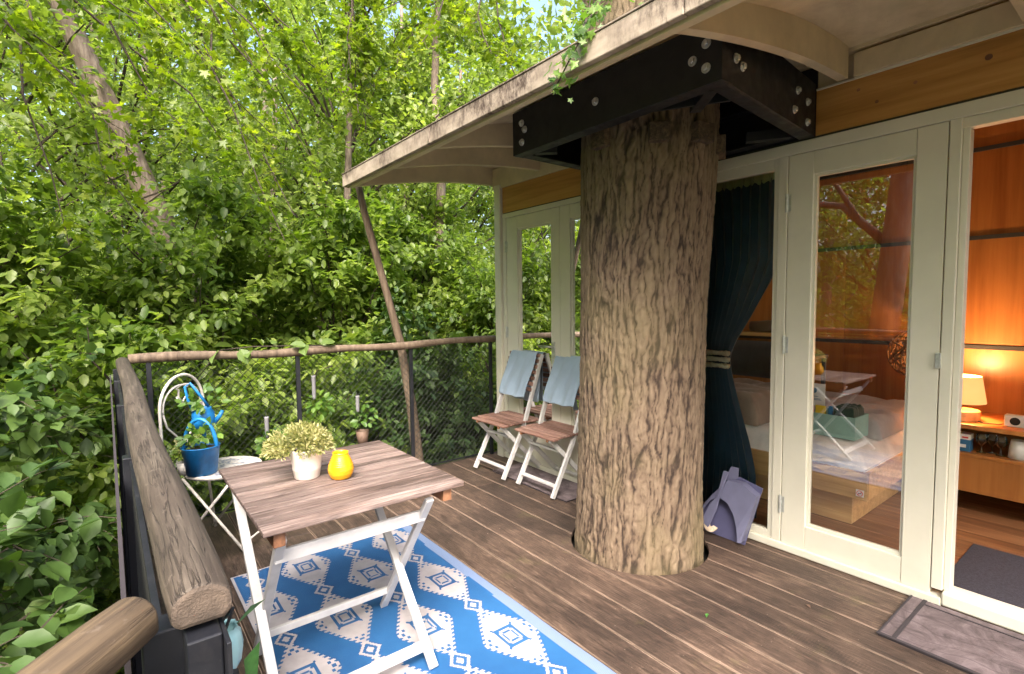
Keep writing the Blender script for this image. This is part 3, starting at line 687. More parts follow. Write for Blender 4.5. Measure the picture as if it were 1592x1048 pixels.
# ribbed glass vase with a leaf
gv = thing('glass_vase', 'ribbed pale blue glass hanging vase with green leaves below the near handrail', 'vase', (.1, .80, .95))
g = MB(); prof = [(.003, -.075), (.020, -.062), (.034, -.035), (.038, -.005), (.034, .025), (.026, .035), (.030, .04)]
n = 28; vs = []
for r0, z in prof:
    for k in range(n):
        a = 2 * PI * k / n; rr0 = r0 * (1 + .06 * math.cos(k * PI)); vs.append((.103 + rr0 * .65 * math.cos(a), .79 + rr0 * .65 * math.sin(a), .955 + z * .65))
g.add(vs, [(i * n + k, i * n + (k + 1) % n, (i + 1) * n + (k + 1) % n, (i + 1) * n + k) for i in range(len(prof) - 1) for k in range(n)])
g.build('vessel', M['blueglass'], gv, smooth=True)
MB().add([(.118, .79, .975), (.140, .79, .997), (.162, .80, .995), (.145, .81, .98)], [(0, 1, 2, 3)]).add([(.125, .77, .935), (.147, .775, .95), (.143, .78, .90), (.128, .775, .895)], [(0, 1, 2, 3)]).build('leaf', M['green'], gv)
tag(MB().tube([(.09, .67, 1.04), (.105, .70, 1.05), (.106, .79, .99)], .002, 5).build('hook', M['wire'], gv), None)

# crooked roof pole
rp = MB(); rp.tube([(1.60, 4.03, 2.42), (1.66, 4.04, 2.15), (1.745, 4.05, 1.85), (1.83, 4.06, 1.55), (1.955, 4.07, 1.1), (2.05, 4.08, .55), (2.11, 4.09, .0), (2.16, 4.08, -1.0), (2.2, 4.1, -3.4)], [.026, .028, .030, .030, .034, .044, .052, .075, .1], 10)
tag(rp.build('roof_pole', M['pole'], None, smooth=True), 'crooked raw branch pole leaning up to the outer corner of the roof', 'pole')

# ================================================================= RUG
rug = thing('rug', 'blue woven outdoor rug with white diamond pattern under the slatted table', 'rug', (.9, 2, 0))
cs = .0042; rx0, rx1, ry0, ry1 = .44, 1.415, .55, 2.985
nx, ny = int((rx1 - rx0) / cs), int((ry1 - ry0) / cs)
Xc, Yc = np.meshgrid(rx0 + (np.arange(nx) + .5) * cs, ry0 + (np.arange(ny) + .5) * cs)
def lattice(X, Y):
    cxs = (X - 1.29) / .2525; col = np.round(cxs); u = (X - 1.29) - col * .2525
    per = .575; sh = np.where(col % 2 == 0, 0, per / 2); vv = (Y - 2.272 - sh) / per; row = np.round(vv); v = (vv - row) * per
    jag = .05 * np.sign(np.sin(v * 2 * PI / .030)) * (np.abs(u) > .02)
    q = np.abs(u) / .142 + np.abs(v) / .232
    # stepped, fringed outline
    ustep = np.abs(u) + .013 * (np.floor(np.abs(v) / .0126) % 2)
    q2 = ustep / .136 + np.abs(v) / .262
    ink = (q2 < 1.01).astype(float)
    # inner medallion: stepped rings
    k = np.maximum(np.abs(u), np.abs(v) * .72) ; 
    ring = ((k > .018) & (k < .027)) | ((k > .037) & (k < .049))
    corner = (np.abs(np.abs(u) - np.abs(v) * .72) < .007) & (k > .03) & (k < .056)
    notch = (np.abs(u) < .006) & (np.abs(v) > .036) & (np.abs(v) < .055)
    gap = (np.abs(np.abs(u) - np.abs(v) * .72) < .004) & (k > .02) & (k < .043)
    ink[(ring & ~gap) & (ink > 0)] = 0; ink[corner & (ink > 0)] = 0
    # small dots near the side tips
    du = np.abs(np.abs(u) - .105); dv = np.abs(v); ink[(du < .007) & (dv < .010)] = 0
    du = np.abs(np.abs(u) - .093); dv = np.abs(np.abs(v) - .026); ink[(du < .006) & (dv < .009)] = 0
    du = np.abs(u); dv = np.abs(np.abs(v) - .200); ink[(du < .010) & (dv < .007)] = 0
    dv = np.abs(np.abs(v) - .178); ink[(np.abs(np.abs(u) - .015) < .006) & (dv < .007)] = 0
    # small squares between the diamonds of a column
    v2 = per / 2 - np.abs(v); s = np.abs(u) / .048 + np.abs(v2) / .068
    sq = ((s < 1) & (s > .70)) | (s < .36); ink = np.where(s < 1.0, sq, ink)
    return ink
ink = lattice(Xc, Yc)
# jitter columns a little like a weave
brd = (Xc < rx0 + .012) | (Yc > ry1 - .012); ink[brd] = 1
xv = np.linspace(rx0, rx1, nx + 1); yv = np.linspace(ry0, ry1, ny + 1); XV, YV = np.meshgrid(xv, yv)
ZV = .0065 + .0012 * np.sin(XV * 9 + 1) * np.sin(YV * 7) 
Vv = np.stack([XV, YV, ZV], -1).reshape(-1, 3); I, J = np.meshgrid(np.arange(ny), np.arange(nx), indexing='ij')
Ff = np.stack([I * (nx + 1) + J, I * (nx + 1) + J + 1, (I + 1) * (nx + 1) + J + 1, (I + 1) * (nx + 1) + J], -1).reshape(-1, 4)
o = pydata_np('pile', Vv, Ff, M['rug'], rug, attrs=[('ink', 'FACE', ink.ravel())]); o.location = -rug.location
hp = [[(x, y, .0075 + .0012 * math.sin(y * 11) + (.002 if abs(x - 1.44) < .015 else 0)) for x in (1.405, 1.42, 1.44, 1.462)] for y in np.linspace(.55, 2.985, 60)]
hp2 = [[(x, y, .0015) for x in (1.462, 1.44, 1.405)] for y in np.linspace(.55, 2.985, 2)]
MB().grid(hp).build('hem', M['hem'], rug, smooth=True)
MB().box(.44, 1.46, .55, 2.984, .002, .0045).build('backing', M['hem'], rug)

# ================================================================= SLATTED TABLE
tb = thing('table', 'folding garden table with weathered slatted top and white crossed legs, on the blue rug', 'table', (.72, 2.15, 0))
for i in range(13):
    y = 1.735 + i * .0638; a = MB().box(.352, 1.095, y, y + .0555, .692, .710)
    a.build('slat', M['slat'], tb, .003, loc=(.72, y + .03, .7))
for x in (.385, 1.01): MB().box(x, x + .038, 1.755, 2.55, .640, .6915).build('apron', M['brown'], tb, .003, loc=(x, 2.1, .66))
for x in (.40, .945):
    MB().bar((x - .012, 2.42, .70), (x - .012, 1.72, .012), .021, .034, (1, 0, 0)).build('leg', M['white'], tb, .003)
    MB().bar((x + .012, 1.77, .66), (x + .012, 2.24, .012), .021, .034, (1, 0, 0)).build('leg', M['white'], tb, .003)
MB().bar((.402, 1.835, .575), (.968, 1.835, .575), .018, .045).build('crossbar', M['white'], tb, .003)
MB().bar((.413, 2.165, .125), (.957, 2.165, .125), .018, .03).build('crossbar', M['white'], tb, .003)
MB().bar((.40, 1.78, .075), (.935, 1.78, .075), .018, .04).build('crossbar', M['white'], tb, .003)
MB().bar((.40, 2.40, .655), (.93, 2.40, .655), .03, .03).build('crossbar', M['brown'], tb, .003)
for x in (.40, .945):
    MB().tube([(x - .03, 2.03, .315), (x + .03, 2.03, .315)], .006, 8).build('pivot_bolt', M['galv'], tb)

# ---- leaves engine
def frames(D, N):
    D = D / (np.linalg.norm(D, axis=1, keepdims=True) + 1e-9)
    S = np.cross(D, N); S /= (np.linalg.norm(S, axis=1, keepdims=True) + 1e-9); N2 = np.cross(S, D); return D, S, N2
OV = (np.array([[0, 0, 0], [.28, .26, .07], [.62, .30, .05], [1, 0, -.10], [.62, -.30, .05], [.28, -.26, .07], [.42, 0, -.01], [.8, .17, 0], [.8, -.17, 0]]),
      [(0, 1, 6), (1, 2, 6), (2, 7, 6), (7, 3, 6), (6, 3, 8), (6, 8, 4), (6, 4, 5), (6, 5, 0)])
LEAF6 = (np.array([[0, 0, 0], [.26, .25, .07], [.66, .25, .05], [1, 0, -.08], [.66, -.25, .05], [.26, -.25, .07]]), [(0, 1, 2), (0, 2, 3), (0, 3, 4), (0, 4, 5)])
LEAF4 = (np.array([[0, 0, 0], [.5, .30, .08], [1, 0, -.06], [.5, -.30, .08]]), [(0, 1, 2), (0, 2, 3)])
_m = []
for k, (a, r0) in enumerate([(-150, .22), (-118, .46), (-88, .26), (-52, .62), (-27, .34), (0, .78), (27, .34), (52, .62), (88, .26), (118, .46), (150, .22)]):
    _m.append([.30 + r0 * math.cos(R(a)), r0 * math.sin(R(a)), .05 * r0 if k % 2 else -.03])
MAPLE = (np.array([[.30, 0, .03]] + _m), [(0, k + 1, k + 2) for k in range(10)] + [(0, 11, 1)])
def leaf_mesh(name, P, D, N, S, tint, tmpl, mat, parent=None):
    T_, fs = tmpl; D, Sx, Nn = frames(D, N); k = len(T_)
    V = P[:, None, :] + S[:, None, None] * (T_[None, :, 0:1] * D[:, None] + T_[None, :, 1:2] * Sx[:, None] + T_[None, :, 2:3] * Nn[:, None])
    F = np.array(fs)[None] + (np.arange(len(P)) * k)[:, None, None]
    return pydata_np(name, V.reshape(-1, 3), F.reshape(-1, 3), mat, parent, smooth=False, attrs=[('tint', 'POINT', np.repeat(tint, k))])
def rnd(n, s=1.): return RNG.normal(0, s, (n, 3))
def bough_leaves(boughs, twigs, leaves, tl, ls, droop=.25, flat=.35, tw_mb=None, tw_r=.004, spread=1.0, cen=None):
    """boughs: polylines; returns leaf arrays P,D,N,S ; twig tubes go into tw_mb"""
    Ps, Ds, Ns, Ss, Bs = [], [], [], [], []
    for bi, b in enumerate(boughs):
        b = np.array(b, float); seg = np.linalg.norm(np.diff(b, axis=0), axis=1); cum = np.concatenate([[0], np.cumsum(seg)]); L = cum[-1]
        t = (RNG.random(twigs) ** .7) * L; A = np.stack([np.interp(t, cum, b[:, i]) for i in range(3)], -1)
        dirb = (b[-1] - b[0]) / (L + 1e-9); side = np.cross(dirb, [0, 0, 1.]); side /= np.linalg.norm(side) + 1e-6
        s = np.where(RNG.random(twigs) < .5, 1, -1)[:, None]
        Dt = side * s * spread + dirb * RNG.uniform(.3, 1.1, (twigs, 1)) + rnd(twigs, .35) * np.array([1, 1, .7]); Dt[:, 2] -= droop; Dt /= np.linalg.norm(Dt, axis=1, keepdims=True)
        Lt = tl * RNG.uniform(.45, 1.15, twigs)
        if tw_mb is not None:
            for a_, d_, l_ in zip(A, Dt, Lt):
                tw_mb.tube([a_, a_ + d_ * l_ * .5 + [0, 0, .02 * l_], a_ + d_ * l_ + [0, 0, -.06 * l_]], [tw_r, tw_r * .7, tw_r * .4], 3, cap=False)
        q = RNG.random((twigs, leaves)) ** .8; P = A[:, None] + Dt[:, None] * (q * Lt[:, None])[..., None] + RNG.normal(0, .10 * tl, (twigs, leaves, 3))
        Dl = Dt[:, None] * .6 + RNG.normal(0, .6, (twigs, leaves, 3)); Dl[..., 2] -= droop
        Nl = np.array([0, 0, 1.]) + RNG.normal(0, flat, (twigs, leaves, 3))
        if cen is not None: Q_ = P - np.array(cen); Q_ = Q_ / (np.linalg.norm(Q_, axis=-1, keepdims=True) + .01); Nl = Nl * .75 + Q_ * .9
        Ps.append(P.reshape(-1, 3)); Ds.append(Dl.reshape(-1, 3)); Ns.append(Nl.reshape(-1, 3)); Ss.append(ls * RNG.uniform(.55, 1.2, twigs * leaves))
        Bs.append(np.repeat(RNG.normal(0, .16) + RNG.normal(0, .12, twigs), leaves))
    P = np.concatenate(Ps); T_ = np.clip(.45 + np.concatenate(Bs) + RNG.normal(0, .14, len(P)), 0, 1)
    return P, np.concatenate(Ds), np.concatenate(Ns), np.concatenate(Ss), T_
def curve(p0, p1, sag=0, wob=.08, n=6):
    p0 = np.array(p0, float); p1 = np.array(p1, float); L = np.linalg.norm(p1 - p0); out = []
    for i in range(n + 1):
        t = i / n; p = p0 * (1 - t) + p1 * t; p[2] += sag * L * 4 * t * (1 - t) * .5
        if 0 < i < n: p = p + RNG.normal(0, wob * L * .35, 3)
        out.append(p)
    return out
def keepout(P, rest):
    """nothing grows inside the deck space, the cabin or in front of the lens"""
    k = ~((P[:, 0] > -.02) & (P[:, 1] < 4.0) & (P[:, 2] > -.4) & (P[:, 2] < 3.2) & (P[:, 1] > -2)) & ~((np.abs(P[:, 0]) < 1.0) & (P[:, 1] < .9) & (P[:, 2] > -.3) & (P[:, 1] > -1)) & ~((P[:, 0] > 1.4) & (P[:, 1] < 4.1) & (P[:, 2] > -.2) & (P[:, 2] < 2.8))
    return [P[k]] + [r[k] for r in rest]

# ---------------- things on the table
pt = thing('potted_plant', 'bushy variegated plant spilling from a white ceramic pot on the slatted table', 'plant', (.615, 2.19, .71))
px, py = .622, 2.195; pb = .7105
MB().lathe([(0, 0), (.047, 0), (.050, .004), (.0545, .035), (.0555, .037), (.0565, .045), (.0555, .048), (.060, .082), (.0625, .112), (.0635, .122), (.0595, .122), (.057, .10), (0, .10)], (px, py, pb), 36).build('pot', M['potw'], pt, smooth=True)
MB().lathe([(0, .112), (.058, .110)], (px, py, pb), 20).build('soil', M['soil'], pt)
n = 2400; dv = rnd(n); dv /= np.linalg.norm(dv, axis=1, keepdims=True); dv[:, 2] = np.abs(dv[:, 2]) * 1.0 - .12
rr1 = RNG.random(n) ** .4
P = np.array([px - .012, py + .005, pb + .125]) + dv * rr1[:, None] * np.array([.118, .118, .110]); P[:, 0] -= .03 * (dv[:, 0] < -.5)
P[:, 2] = np.maximum(P[:, 2], pb + .055 + .03 * RNG.random(n))
ok = ~((np.hypot(P[:, 0] - px, P[:, 1] - py) < .066) & (P[:, 2] < pb + .12)); P = P[ok]; dv = dv[ok]
leaf_mesh('foliage', P, dv + rnd(len(P), .5), rnd(len(P), 1), RNG.uniform(.014, .026, len(P)), np.clip(RNG.normal(.5, .28, len(P)), 0, 1), (LEAF4[0] * np.array([1, .55, 1]), LEAF4[1]), M['thyme'], pt).location = -pt.location
tag(pt.children[-1], kind='stuff')
st = MB()
for i in range(90):
    d = dv[i] ; e = Vector((px - .01, py, pb + .12)) + Vector(d) * .105; st.tube([(px + d[0] * .02, py + d[1] * .02, pb + .11), tuple(Vector((px, py, pb + .15)) + Vector(d) * .05), e], .0012, 3, cap=False)
tag(st.build('stems', M['thyme'], pt), kind='stuff')
_z = np.linspace(.004, .101, 46); _r = np.interp(_z, [.004, .022, .038, .055, .078, .094, .101], [.040, .049, .0515, .049, .040, .033, .031]) + .00045 * np.sin(_z * 820)
vz = MB().lathe([(0, 0), (.034, 0)] + list(zip(_r, _z)) + [(.0325, .107), (.030, .107), (.028, .1), (.034, .08), (.04, .05), (.03, .01), (0, .008)], (.728, 2.095, pb), 40).build('vase', M['yellow'], None, smooth=True)
tag(vz, 'glossy yellow rounded ceramic vase beside the white pot on the table', 'vase')

# ================================================================= FOLDING CHAIRS
def chair(loc, label, towel_label):
    t = thing('folding_chair', label, 'chair', (0, 0, 0), 'folding chairs in front of the left glass doors')
    w2 = .205
    for i in range(7):
        x = -.215 + i * .058; z = .452 + .004 * math.cos((i - 3) * .5) - (.006 if i == 0 else 0)
        MB().box(x, x + .050, -w2 - .02, w2 + .02, z - .016, z).build('seat_slat', M['slaty'], t, .004, loc=(x, 0, z))
    for s in (-1, 1):
        y = s * (w2 - .006)
        MB().bar((-.205, y, .012), (.02, y, .43), .022, .034, (1, 0, 0)).bar((.02, y, .43), (.215, y, .985), .022, .034, (1, 0, 0)).build('long_leg', M['white'], t, .003)
        y2 = s * (w2 - .034)
        MB().bar((-.195, y2, .430), (.225, y2, .012), .022, .034, (1, 0, 0)).build('short_leg', M['white'], t, .003)
        MB().bar((-.215, s * (w2 - .055), .425), (.18, s * (w2 - .055), .425), .018, .024).build('seat_rail', M['brown'], t, .003)
    for i in range(7):
        q = i / 6; z = .70 + q * .275; x = .108 + q * .100 - .02
        a = MB()
        P = []
        for j in range(9):
            yy = (j / 8 - .5) * 2 * w2; bow = .022 * (1 - (yy / w2) ** 2)
            P.append([(x + bow, yy, z - .015), (x + bow, yy, z + .015)])
        P2 = [[(p[0] + .010, p[1], p[2]) for p in row] for row in P]
        a.grid(P).grid(P2)
        for r_i in (0, 1): a.grid([[P[j][r_i] for j in range(9)], [P2[j][r_i] for j in range(9)]])
        for j in (0, 8): a.grid([P[j], P2[j]])
        a.build('back_slat', M['slaty'], t, loc=(x, 0, z))
    for (x, z, yw) in ((-.165, .09, w2 - .01), (.165, .075, w2 - .04), (-.11, .335, w2 - .035)):
        MB().bar((x, -yw, z), (x, yw, z), .030, .018).build('crossbar', M['white'], t, .003)
    t.location = loc
    # towel folded over the back
    tw = MB(); rows = []
    path = []
    for s in np.linspace(0, 1, 30):
        if s < .55: q = s / .55; x = .045 + q * .135; z = .63 + q * .360
        elif s < .65: q = (s - .55) / .10; x = .180 + .05 * q; z = .99 + .012 * math.sin(q * PI)
        else: q = (s - .65) / .35; x = .232 - q * .02; z = .99 - q * .42
        path.append((x, z, s))
    for (x, z, s) in path:
        row = []
        for j in range(16):
            yy = -.165 + .345 * j / 15; f = min(1, abs(s - .6) * 2.5)
            row.append((x + .009 * f * math.sin(j * 1.1 + s * 3) + .006 * f * math.sin(j * .55 - s * 11) + .003 * math.sin(j * 2.3 + s * 17) - .012 * (1 - ((yy - .007) / .17) ** 2) * 0, yy + .012 * (f) * math.sin(s * 7 + 1), z + .004 * math.sin(j * .9) * f))
        rows.append(row)
    tw.grid(rows); to = tw.build('towel', M['towel'], None, smooth=True); to.location = loc
    sm = to.modifiers.new('thick', 'SOLIDIFY'); sm.thickness = .006
    sb_ = to.modifiers.new('sub', 'SUBSURF'); sb_.levels = 1; sb_.render_levels = 1
    tag(to, towel_label, 'towel', 'light blue towels over the chair backs')
    return t
chair((2.635, 3.47, 0), 'left folding chair, farther one with the wooden slat seat fully in view', 'light blue towel over the back of the left, farther folding chair')
chair((2.665, 2.92, 0), 'right folding chair, partly hidden behind the tree trunk', 'light blue towel on the right folding chair, cut off by the trunk')

# ================================================================= MATS
def mat_thing(x0, x1, y0, y1, label, z=.002):
    t = thing('doormat', label, 'doormat', ((x0 + x1) / 2, (y0 + y1) / 2, 0))
    rows = [[(x, y, z + .011 + .0015 * math.sin(x * 14) * math.cos(y * 9)) for x in np.linspace(x0, x1, 8)] for y in np.linspace(y0, y1, 16)]
    MB().grid(rows).build('pile', M['matt'], t, smooth=True); MB().box(x0 + .002, x1 - .002, y0 + .002, y1 - .002, z, z + .009).build('backing', M['mattdark'], t)
    return t
dm = mat_thing(2.50, 2.945, -.25, .735, 'purplish brown worn doormat with dark border in front of the open doorway')
for (a, b, c, d) in ((2.498, 2.514, -.25, .738), (2.515, 2.945, .672, .688), (2.515, 2.945, .728, .737), (2.895, 2.903, -.25, .671)):
    MB().box(a, b, c, d, .0095, .0165).build('border', M['mattdark'], dm, .002)
mat_thing(2.50, 2.82, 2.62, 3.52, 'purplish brown doormat lying under the two folding chairs')

# ================================================================= BISTRO CHAIR
bc = thing('bistro_chair', 'white iron bistro chair with round mosaic seat and scrolled back in the far left corner', 'chair', (.51, 3.52, 0))
bx, by = .515, 3.52
MB().lathe([(0, .452), (.192, .452), (.192, .446), (0, .446)], (bx, by, 0), 40).build('seat', M['mosaic'], bc)
MB().lathe([(.1925, .455), (.206, .455), (.210, .445), (.206, .432), (.1925, .432), (.1925, .455)], (bx, by, 0), 40).build('seat_rim', M['wiron'], bc, smooth=True)
pd = Vector((.66, .75, 0)); bc0 = Vector((.335, 3.68, 0)); nb = Vector((.75, -.66, 0))
def bp(s, z, o=0): return bc0 + pd * s + nb * o + Vector((0, 0, z))
def arc(rx, rz, cz, a0, a1, n=18, cx=0): return [bp(cx + rx * math.cos(R(a)), cz + rz * math.sin(R(a))) for a in np.linspace(a0, a1, n)]
fr = MB(); fr.tube([bp(-.175, .0, .05), bp(-.185, .45, .0), bp(-.19, .80)] + arc(.19, .19, .82, 180, 0) + [bp(.19, .80), bp(.185, .45, .0), bp(.175, .0, .05)], .0085, 8)
fr.build('back_frame', M['wiron'], bc, smooth=True)
sr = MB(); sr.tube([bp(-.165, .80)] + arc(.145, .13, .82, 180, 60, 12, -.02) + [bp(.03, .93), bp(.035, .88), bp(.0, .845), bp(-.04, .855), bp(-.045, .885)], .006, 6)
sr.tube([bp(.165, .80)] + arc(.145, .13, .82, 0, 120, 12, .02) + [bp(-.03, .925), bp(-.033, .88), bp(.01, .835), bp(.05, .85)], .006, 6)
sr.tube([bp(-.165, .80), bp(-.14, .72), bp(-.03, .62), bp(.0, .5)], .006, 6); sr.tube([bp(.165, .80), bp(.14, .72), bp(.03, .62), bp(.0, .5)], .006, 6)
sr.build('back_scroll', M['wiron'], bc, smooth=True)
for s in (-1, 1):
    o2 = Vector((bx, by, 0)) - nb * .0
    a = o2 + pd * (s * .15) + nb * .15 + Vector((0, 0, .43)); b = o2 + pd * (s * .17) - nb * .20 + Vector((0, 0, .01))
    c = o2 + pd * (s * .16) - nb * .15 + Vector((0, 0, .43)); d = o2 + pd * (s * .18) + nb * .22 + Vector((0, 0, .01))
    MB().tube([a, b], .008, 8).build('leg', M['wiron'], bc, smooth=True); MB().tube([c, d], .008, 8).build('leg', M['wiron'], bc, smooth=True)
MB().tube([Vector((bx, by, .05)) + pd * -.18 + nb * .20, Vector((bx, by, .05)) + pd * .18 + nb * .20], .006, 6).build('stretcher', M['wiron'], bc, smooth=True)
fo = MB().tube([(.442, 3.205, .008), (.40, 3.24, .10), (.36, 3.28, .22)], .009, 8)
# blue bucket planter and watering can on the seat
bk = thing('bucket', 'blue enamel bucket planter with tall hoop handle on the round mosaic seat', 'bucket', (.385, 3.45, .456))
ux, uy = .392, 3.455
MB().lathe([(0, .004), (.074, .004), (.074, 0), (.078, 0), (.098, .155), (.102, .158), (.1, .162), (.094, .158), (.075, .01)], (ux, uy, .456), 32).build('body', M['blue'], bk, smooth=True)
hd = [(ux + .092 * math.cos(R(a)) * .8, uy + .092 * math.cos(R(a)) * -.6, .60 + .17 * math.sin(R(a))) for a in np.linspace(0, 180, 18)]
hm = MB()
for i in range(17): hm.bar(hd[i], hd[i + 1], .030, .004, (.8, -.6, 0) if 5 < i < 12 else (0, 0, 1))
MB().tube(hd, .011, 8).build('handle', M['blue'], bk, smooth=True)
MB().lathe([(0, .14), (.092, .14)], (ux, uy, .456), 20).build('soil', M['soil'], bk)
wc = thing('watering_can', 'small blue watering can planter held up behind the bucket at the chair back', 'watering can', (.42, 3.56, .70))
wx, wy, wz = .425, 3.56, .70
MB().lathe([(0, 0), (.055, 0), (.062, .01), (.060, .085), (.045, .11), (.045, .118), (.04, .118), (.038, .10), (.052, .08), (.052, .012)], (wx, wy, wz), 24).build('body', M['blue'], wc, smooth=True)
MB().tube([(wx - .05, wy, wz + .09), (wx - .075, wy, wz + .18), (wx - .085, wy, wz + .25), (wx - .06, wy, wz + .27), (wx - .01, wy - .01, wz + .19), (wx + .03, wy, wz + .12)], .008, 8).build('handle', M['blue'], wc, smooth=True)
MB().tube([(wx + .05, wy - .01, wz + .02), (wx + .085, wy - .02, wz + .06), (wx + .10, wy - .02, wz + .09)], [.016, .012, .010], 8).build('spout', M['blue'], wc, smooth=True)
MB().tube([(wx, wy, .46), (wx, wy, wz + .004)], .012, 8).build('stand', M['blue'], wc)
def sprig(name, c, r, n, s, mat, label, cat, parent=None, tmpl=OV, zs=.7, group=None):
    d = rnd(n); d /= np.linalg.norm(d, axis=1, keepdims=True)
    P = np.array(c) + d * r * (RNG.random((n, 1)) ** .5) * np.array([1, 1, zs])
    o = leaf_mesh(name, P, d + rnd(n, .5), np.array([0, -.5, .8]) + rnd(n, .5), s * RNG.uniform(.6, 1.2, n), np.clip(RNG.normal(.5, .25, n), 0, 1), tmpl, mat, parent)
    if parent: o.location = -parent.location
    if label: tag(o, label, cat, group)
    tag(o, kind='stuff') if parent else None
    return o
sprig('foliage', (ux, uy - .01, .68), .10, 60, .05, M['ivy'], None, None, bk)
sprig('foliage', (wx, wy, .86), .11, 60, .048, M['ivy'], None, None, wc)
fp = thing('flower_pot', 'small dull flowers in a grey pot at the left edge of the mosaic seat', 'plant', (.30, 3.46, .456))
MB().lathe([(0, 0), (.035, 0), (.045, .07), (.041, .07), (.03, .01)], (.315, 3.50, .456), 18).build('pot', M['wiron'], fp, smooth=True)
sprig('foliage', (.31, 3.50, .59), .075, 60, .03, M['bush'], None, None, fp)
q = sprig('flowers', (.31, 3.50, .60), .085, 26, .022, M['thyme'], None, None, fp)

# planters hanging on the far mesh
hanging = [((.849, 3.925), .64, .49, 'lowest test-tube planter with trailing dark leaves, above the mosaic seat'),
           ((1.180, 3.925), .90, .72, 'highest test-tube planter on the far mesh, above the potted plant'),
           ((1.507, 3.925), .71, .58, 'right test-tube planter on the far mesh with a brown pot below')]
for (xy, zt, zb, lab) in hanging:
    t = thing('hanging_planter', lab, 'planter', (xy[0], xy[1], zb), 'grey planters hanging on the far mesh')
    MB().lathe([(0, 0), (.010, .004), (.014, .02), (.015, zt - zb - .01), (.018, zt - zb), (.014, zt - zb), (.012, .02)], (xy[0], xy[1] - .012, zb), 12).build('tube', M['grey'], t, smooth=True)
    MB().tube([(xy[0], xy[1] - .012, zt), (xy[0], xy[1] + .01, zt + .03)], .002, 5).build('hook', M['wire'], t)
    sprig('foliage', (xy[0] + .03, xy[1] - .03, zb - .04), .10, 56, .052, M['ivy'], None, None, t, zs=.8)
    if xy[0] > 1.4: MB().lathe([(0, 0), (.035, 0), (.05, .11), (.045, .11), (.03, .01)], (xy[0] + .02, xy[1] - .04, .33), 16).build('pot', M['hangpot'], t, smooth=True)

# ================================================================= DUSTPAN + BRUSH
dp = thing('dustpan', 'lilac grey plastic dustpan leaning upright against the window beside the trunk', 'dustpan', (2.92, 1.66, 0))
def dpt(y, z, o=0): return Vector((2.845 + z * .25 - o, y - .03, z + .0))
outer = [(1.529, .002), (1.471, .335), (1.62, .365), (1.70, .30), (1.79, .17), (1.835, .06), (1.835, .012), (1.75, .003)]
M['dustshade'] = simple('lilac_plastic_shaded', (.075, .075, .15), .5)  # darker copy of the lilac, shade inside the pan put into colour
MB().prism([dpt(y, z) for y, z in outer], (.006, 0, 0)).build('plate', M['dustshade'], dp, .002)
# front hood: band between outer edge and arc
arcp = [(1.545, .03), (1.56, .10), (1.59, .17), (1.635, .222), (1.69, .24), (1.745, .21), (1.79, .14), (1.82, .07)]
outp = [(1.529, .03), (1.505, .14), (1.478, .30), (1.57, .345), (1.66, .345), (1.745, .24), (1.80, .155), (1.834, .07)]
P = [[dpt(*a, .062), dpt(*b, .050), dpt(*b, .0)] for a, b in zip(arcp, outp)]
h_ = MB().grid(P).build('hood', M['dust'], dp, smooth=False); sm = h_.modifiers.new('t', 'SOLIDIFY'); sm.thickness = .004
MB().prism([dpt(1.62, .36, .01), dpt(1.625, .415, .01), dpt(1.672, .415, .01), dpt(1.70, .33, .01), dpt(1.66, .33, .01)], (.008, 0, 0)).build('grip', M['dust'], dp, .002)
bs = thing('hand_brush', 'lilac handled hand brush with pale bristles stowed in the dustpan', 'brush', (2.86, 1.70, 0))
MB().prism([dpt(1.648, .40, .066), dpt(1.680, .40, .066), dpt(1.700, .24, .066), dpt(1.735, .20, .066), dpt(1.775, .085, .066), dpt(1.725, .06, .066), dpt(1.69, .17, .066), dpt(1.682, .24, .066)][::-1], (-.012, 0, 0)).build('handle', M['dust'], bs, .003)
bb = MB()
for i in range(26):
    for j in range(5):
        a = R(-160 + i * 5.6 - 60 + 10); 
for i in range(30):
    a = R(195 + i * 5.4)
    for j in range(3):
        yy = 1.742 - math.cos(a) * -.0; 
        bb.tube([dpt(1.715 + .012 * math.cos(a), .075 + .012 * math.sin(a), .072 - j * .008), dpt(1.715 + .040 * math.cos(a), .075 + .036 * math.sin(a), .072 - j * .008)], .0032, 4)
tag(bb.build('bristles', M['bristle'], bs), kind='stuff')

# ================================================================= CURTAIN
ct = thing('curtain', 'dark navy curtain gathered by a rope tie behind the window beside the trunk', 'curtain', (3.07, 1.7, 1.1))
zr = [2.13, 1.85, 1.66, 1.52, 1.33, 1.17, 1.065, .98, .77, .54, .35, .10]; yr = [1.437, 1.437, 1.445, 1.508, 1.61, 1.705, 1.745, 1.735, 1.68, 1.615, 1.575, 1.558]
rows = []
for z in np.linspace(2.12, .07, 70):
    r0 = np.interp(z, zr[::-1], yr[::-1]); l0 = np.interp(z, [.07, .98, 1.06, 2.12], [2.05, 1.96, 1.95, 2.09]); row = []
    amp = .020 * min(1, (r0 * -1 + 2.1) / .5 + .35)
    for j in range(150):
        q = j / 149; ph = q * PI * 2 * 10 + .6 * math.sin(z * 2.3 + q * 5); row.append((3.09 + amp * math.sin(ph) + .012 * math.sin(z * 5 + q * 9), r0 + (l0 - r0) * (q + .012 * math.sin(ph * 2)), z))
    rows.append(row)
MB().grid(rows).build('drape', M['curtain'], ct, smooth=True)
rows = [[(3.088 + .012 * math.sin(j * .8), 1.437 + .66 * j / 89, z + .006 * math.sin(j * 1.3) * (k == 0)) for j in range(90)] for k, z in enumerate((2.095, 2.165))]
rows = [[(3.068 + .012 * math.sin(j * .8), 1.437 + .66 * j / 89, z + .008 * math.sin(j * 1.3) * (k == 0)) for j in range(90)] for k, z in enumerate((2.10, 2.165))]
MB().grid(rows).build('heading', M['lining'], ct, smooth=True)
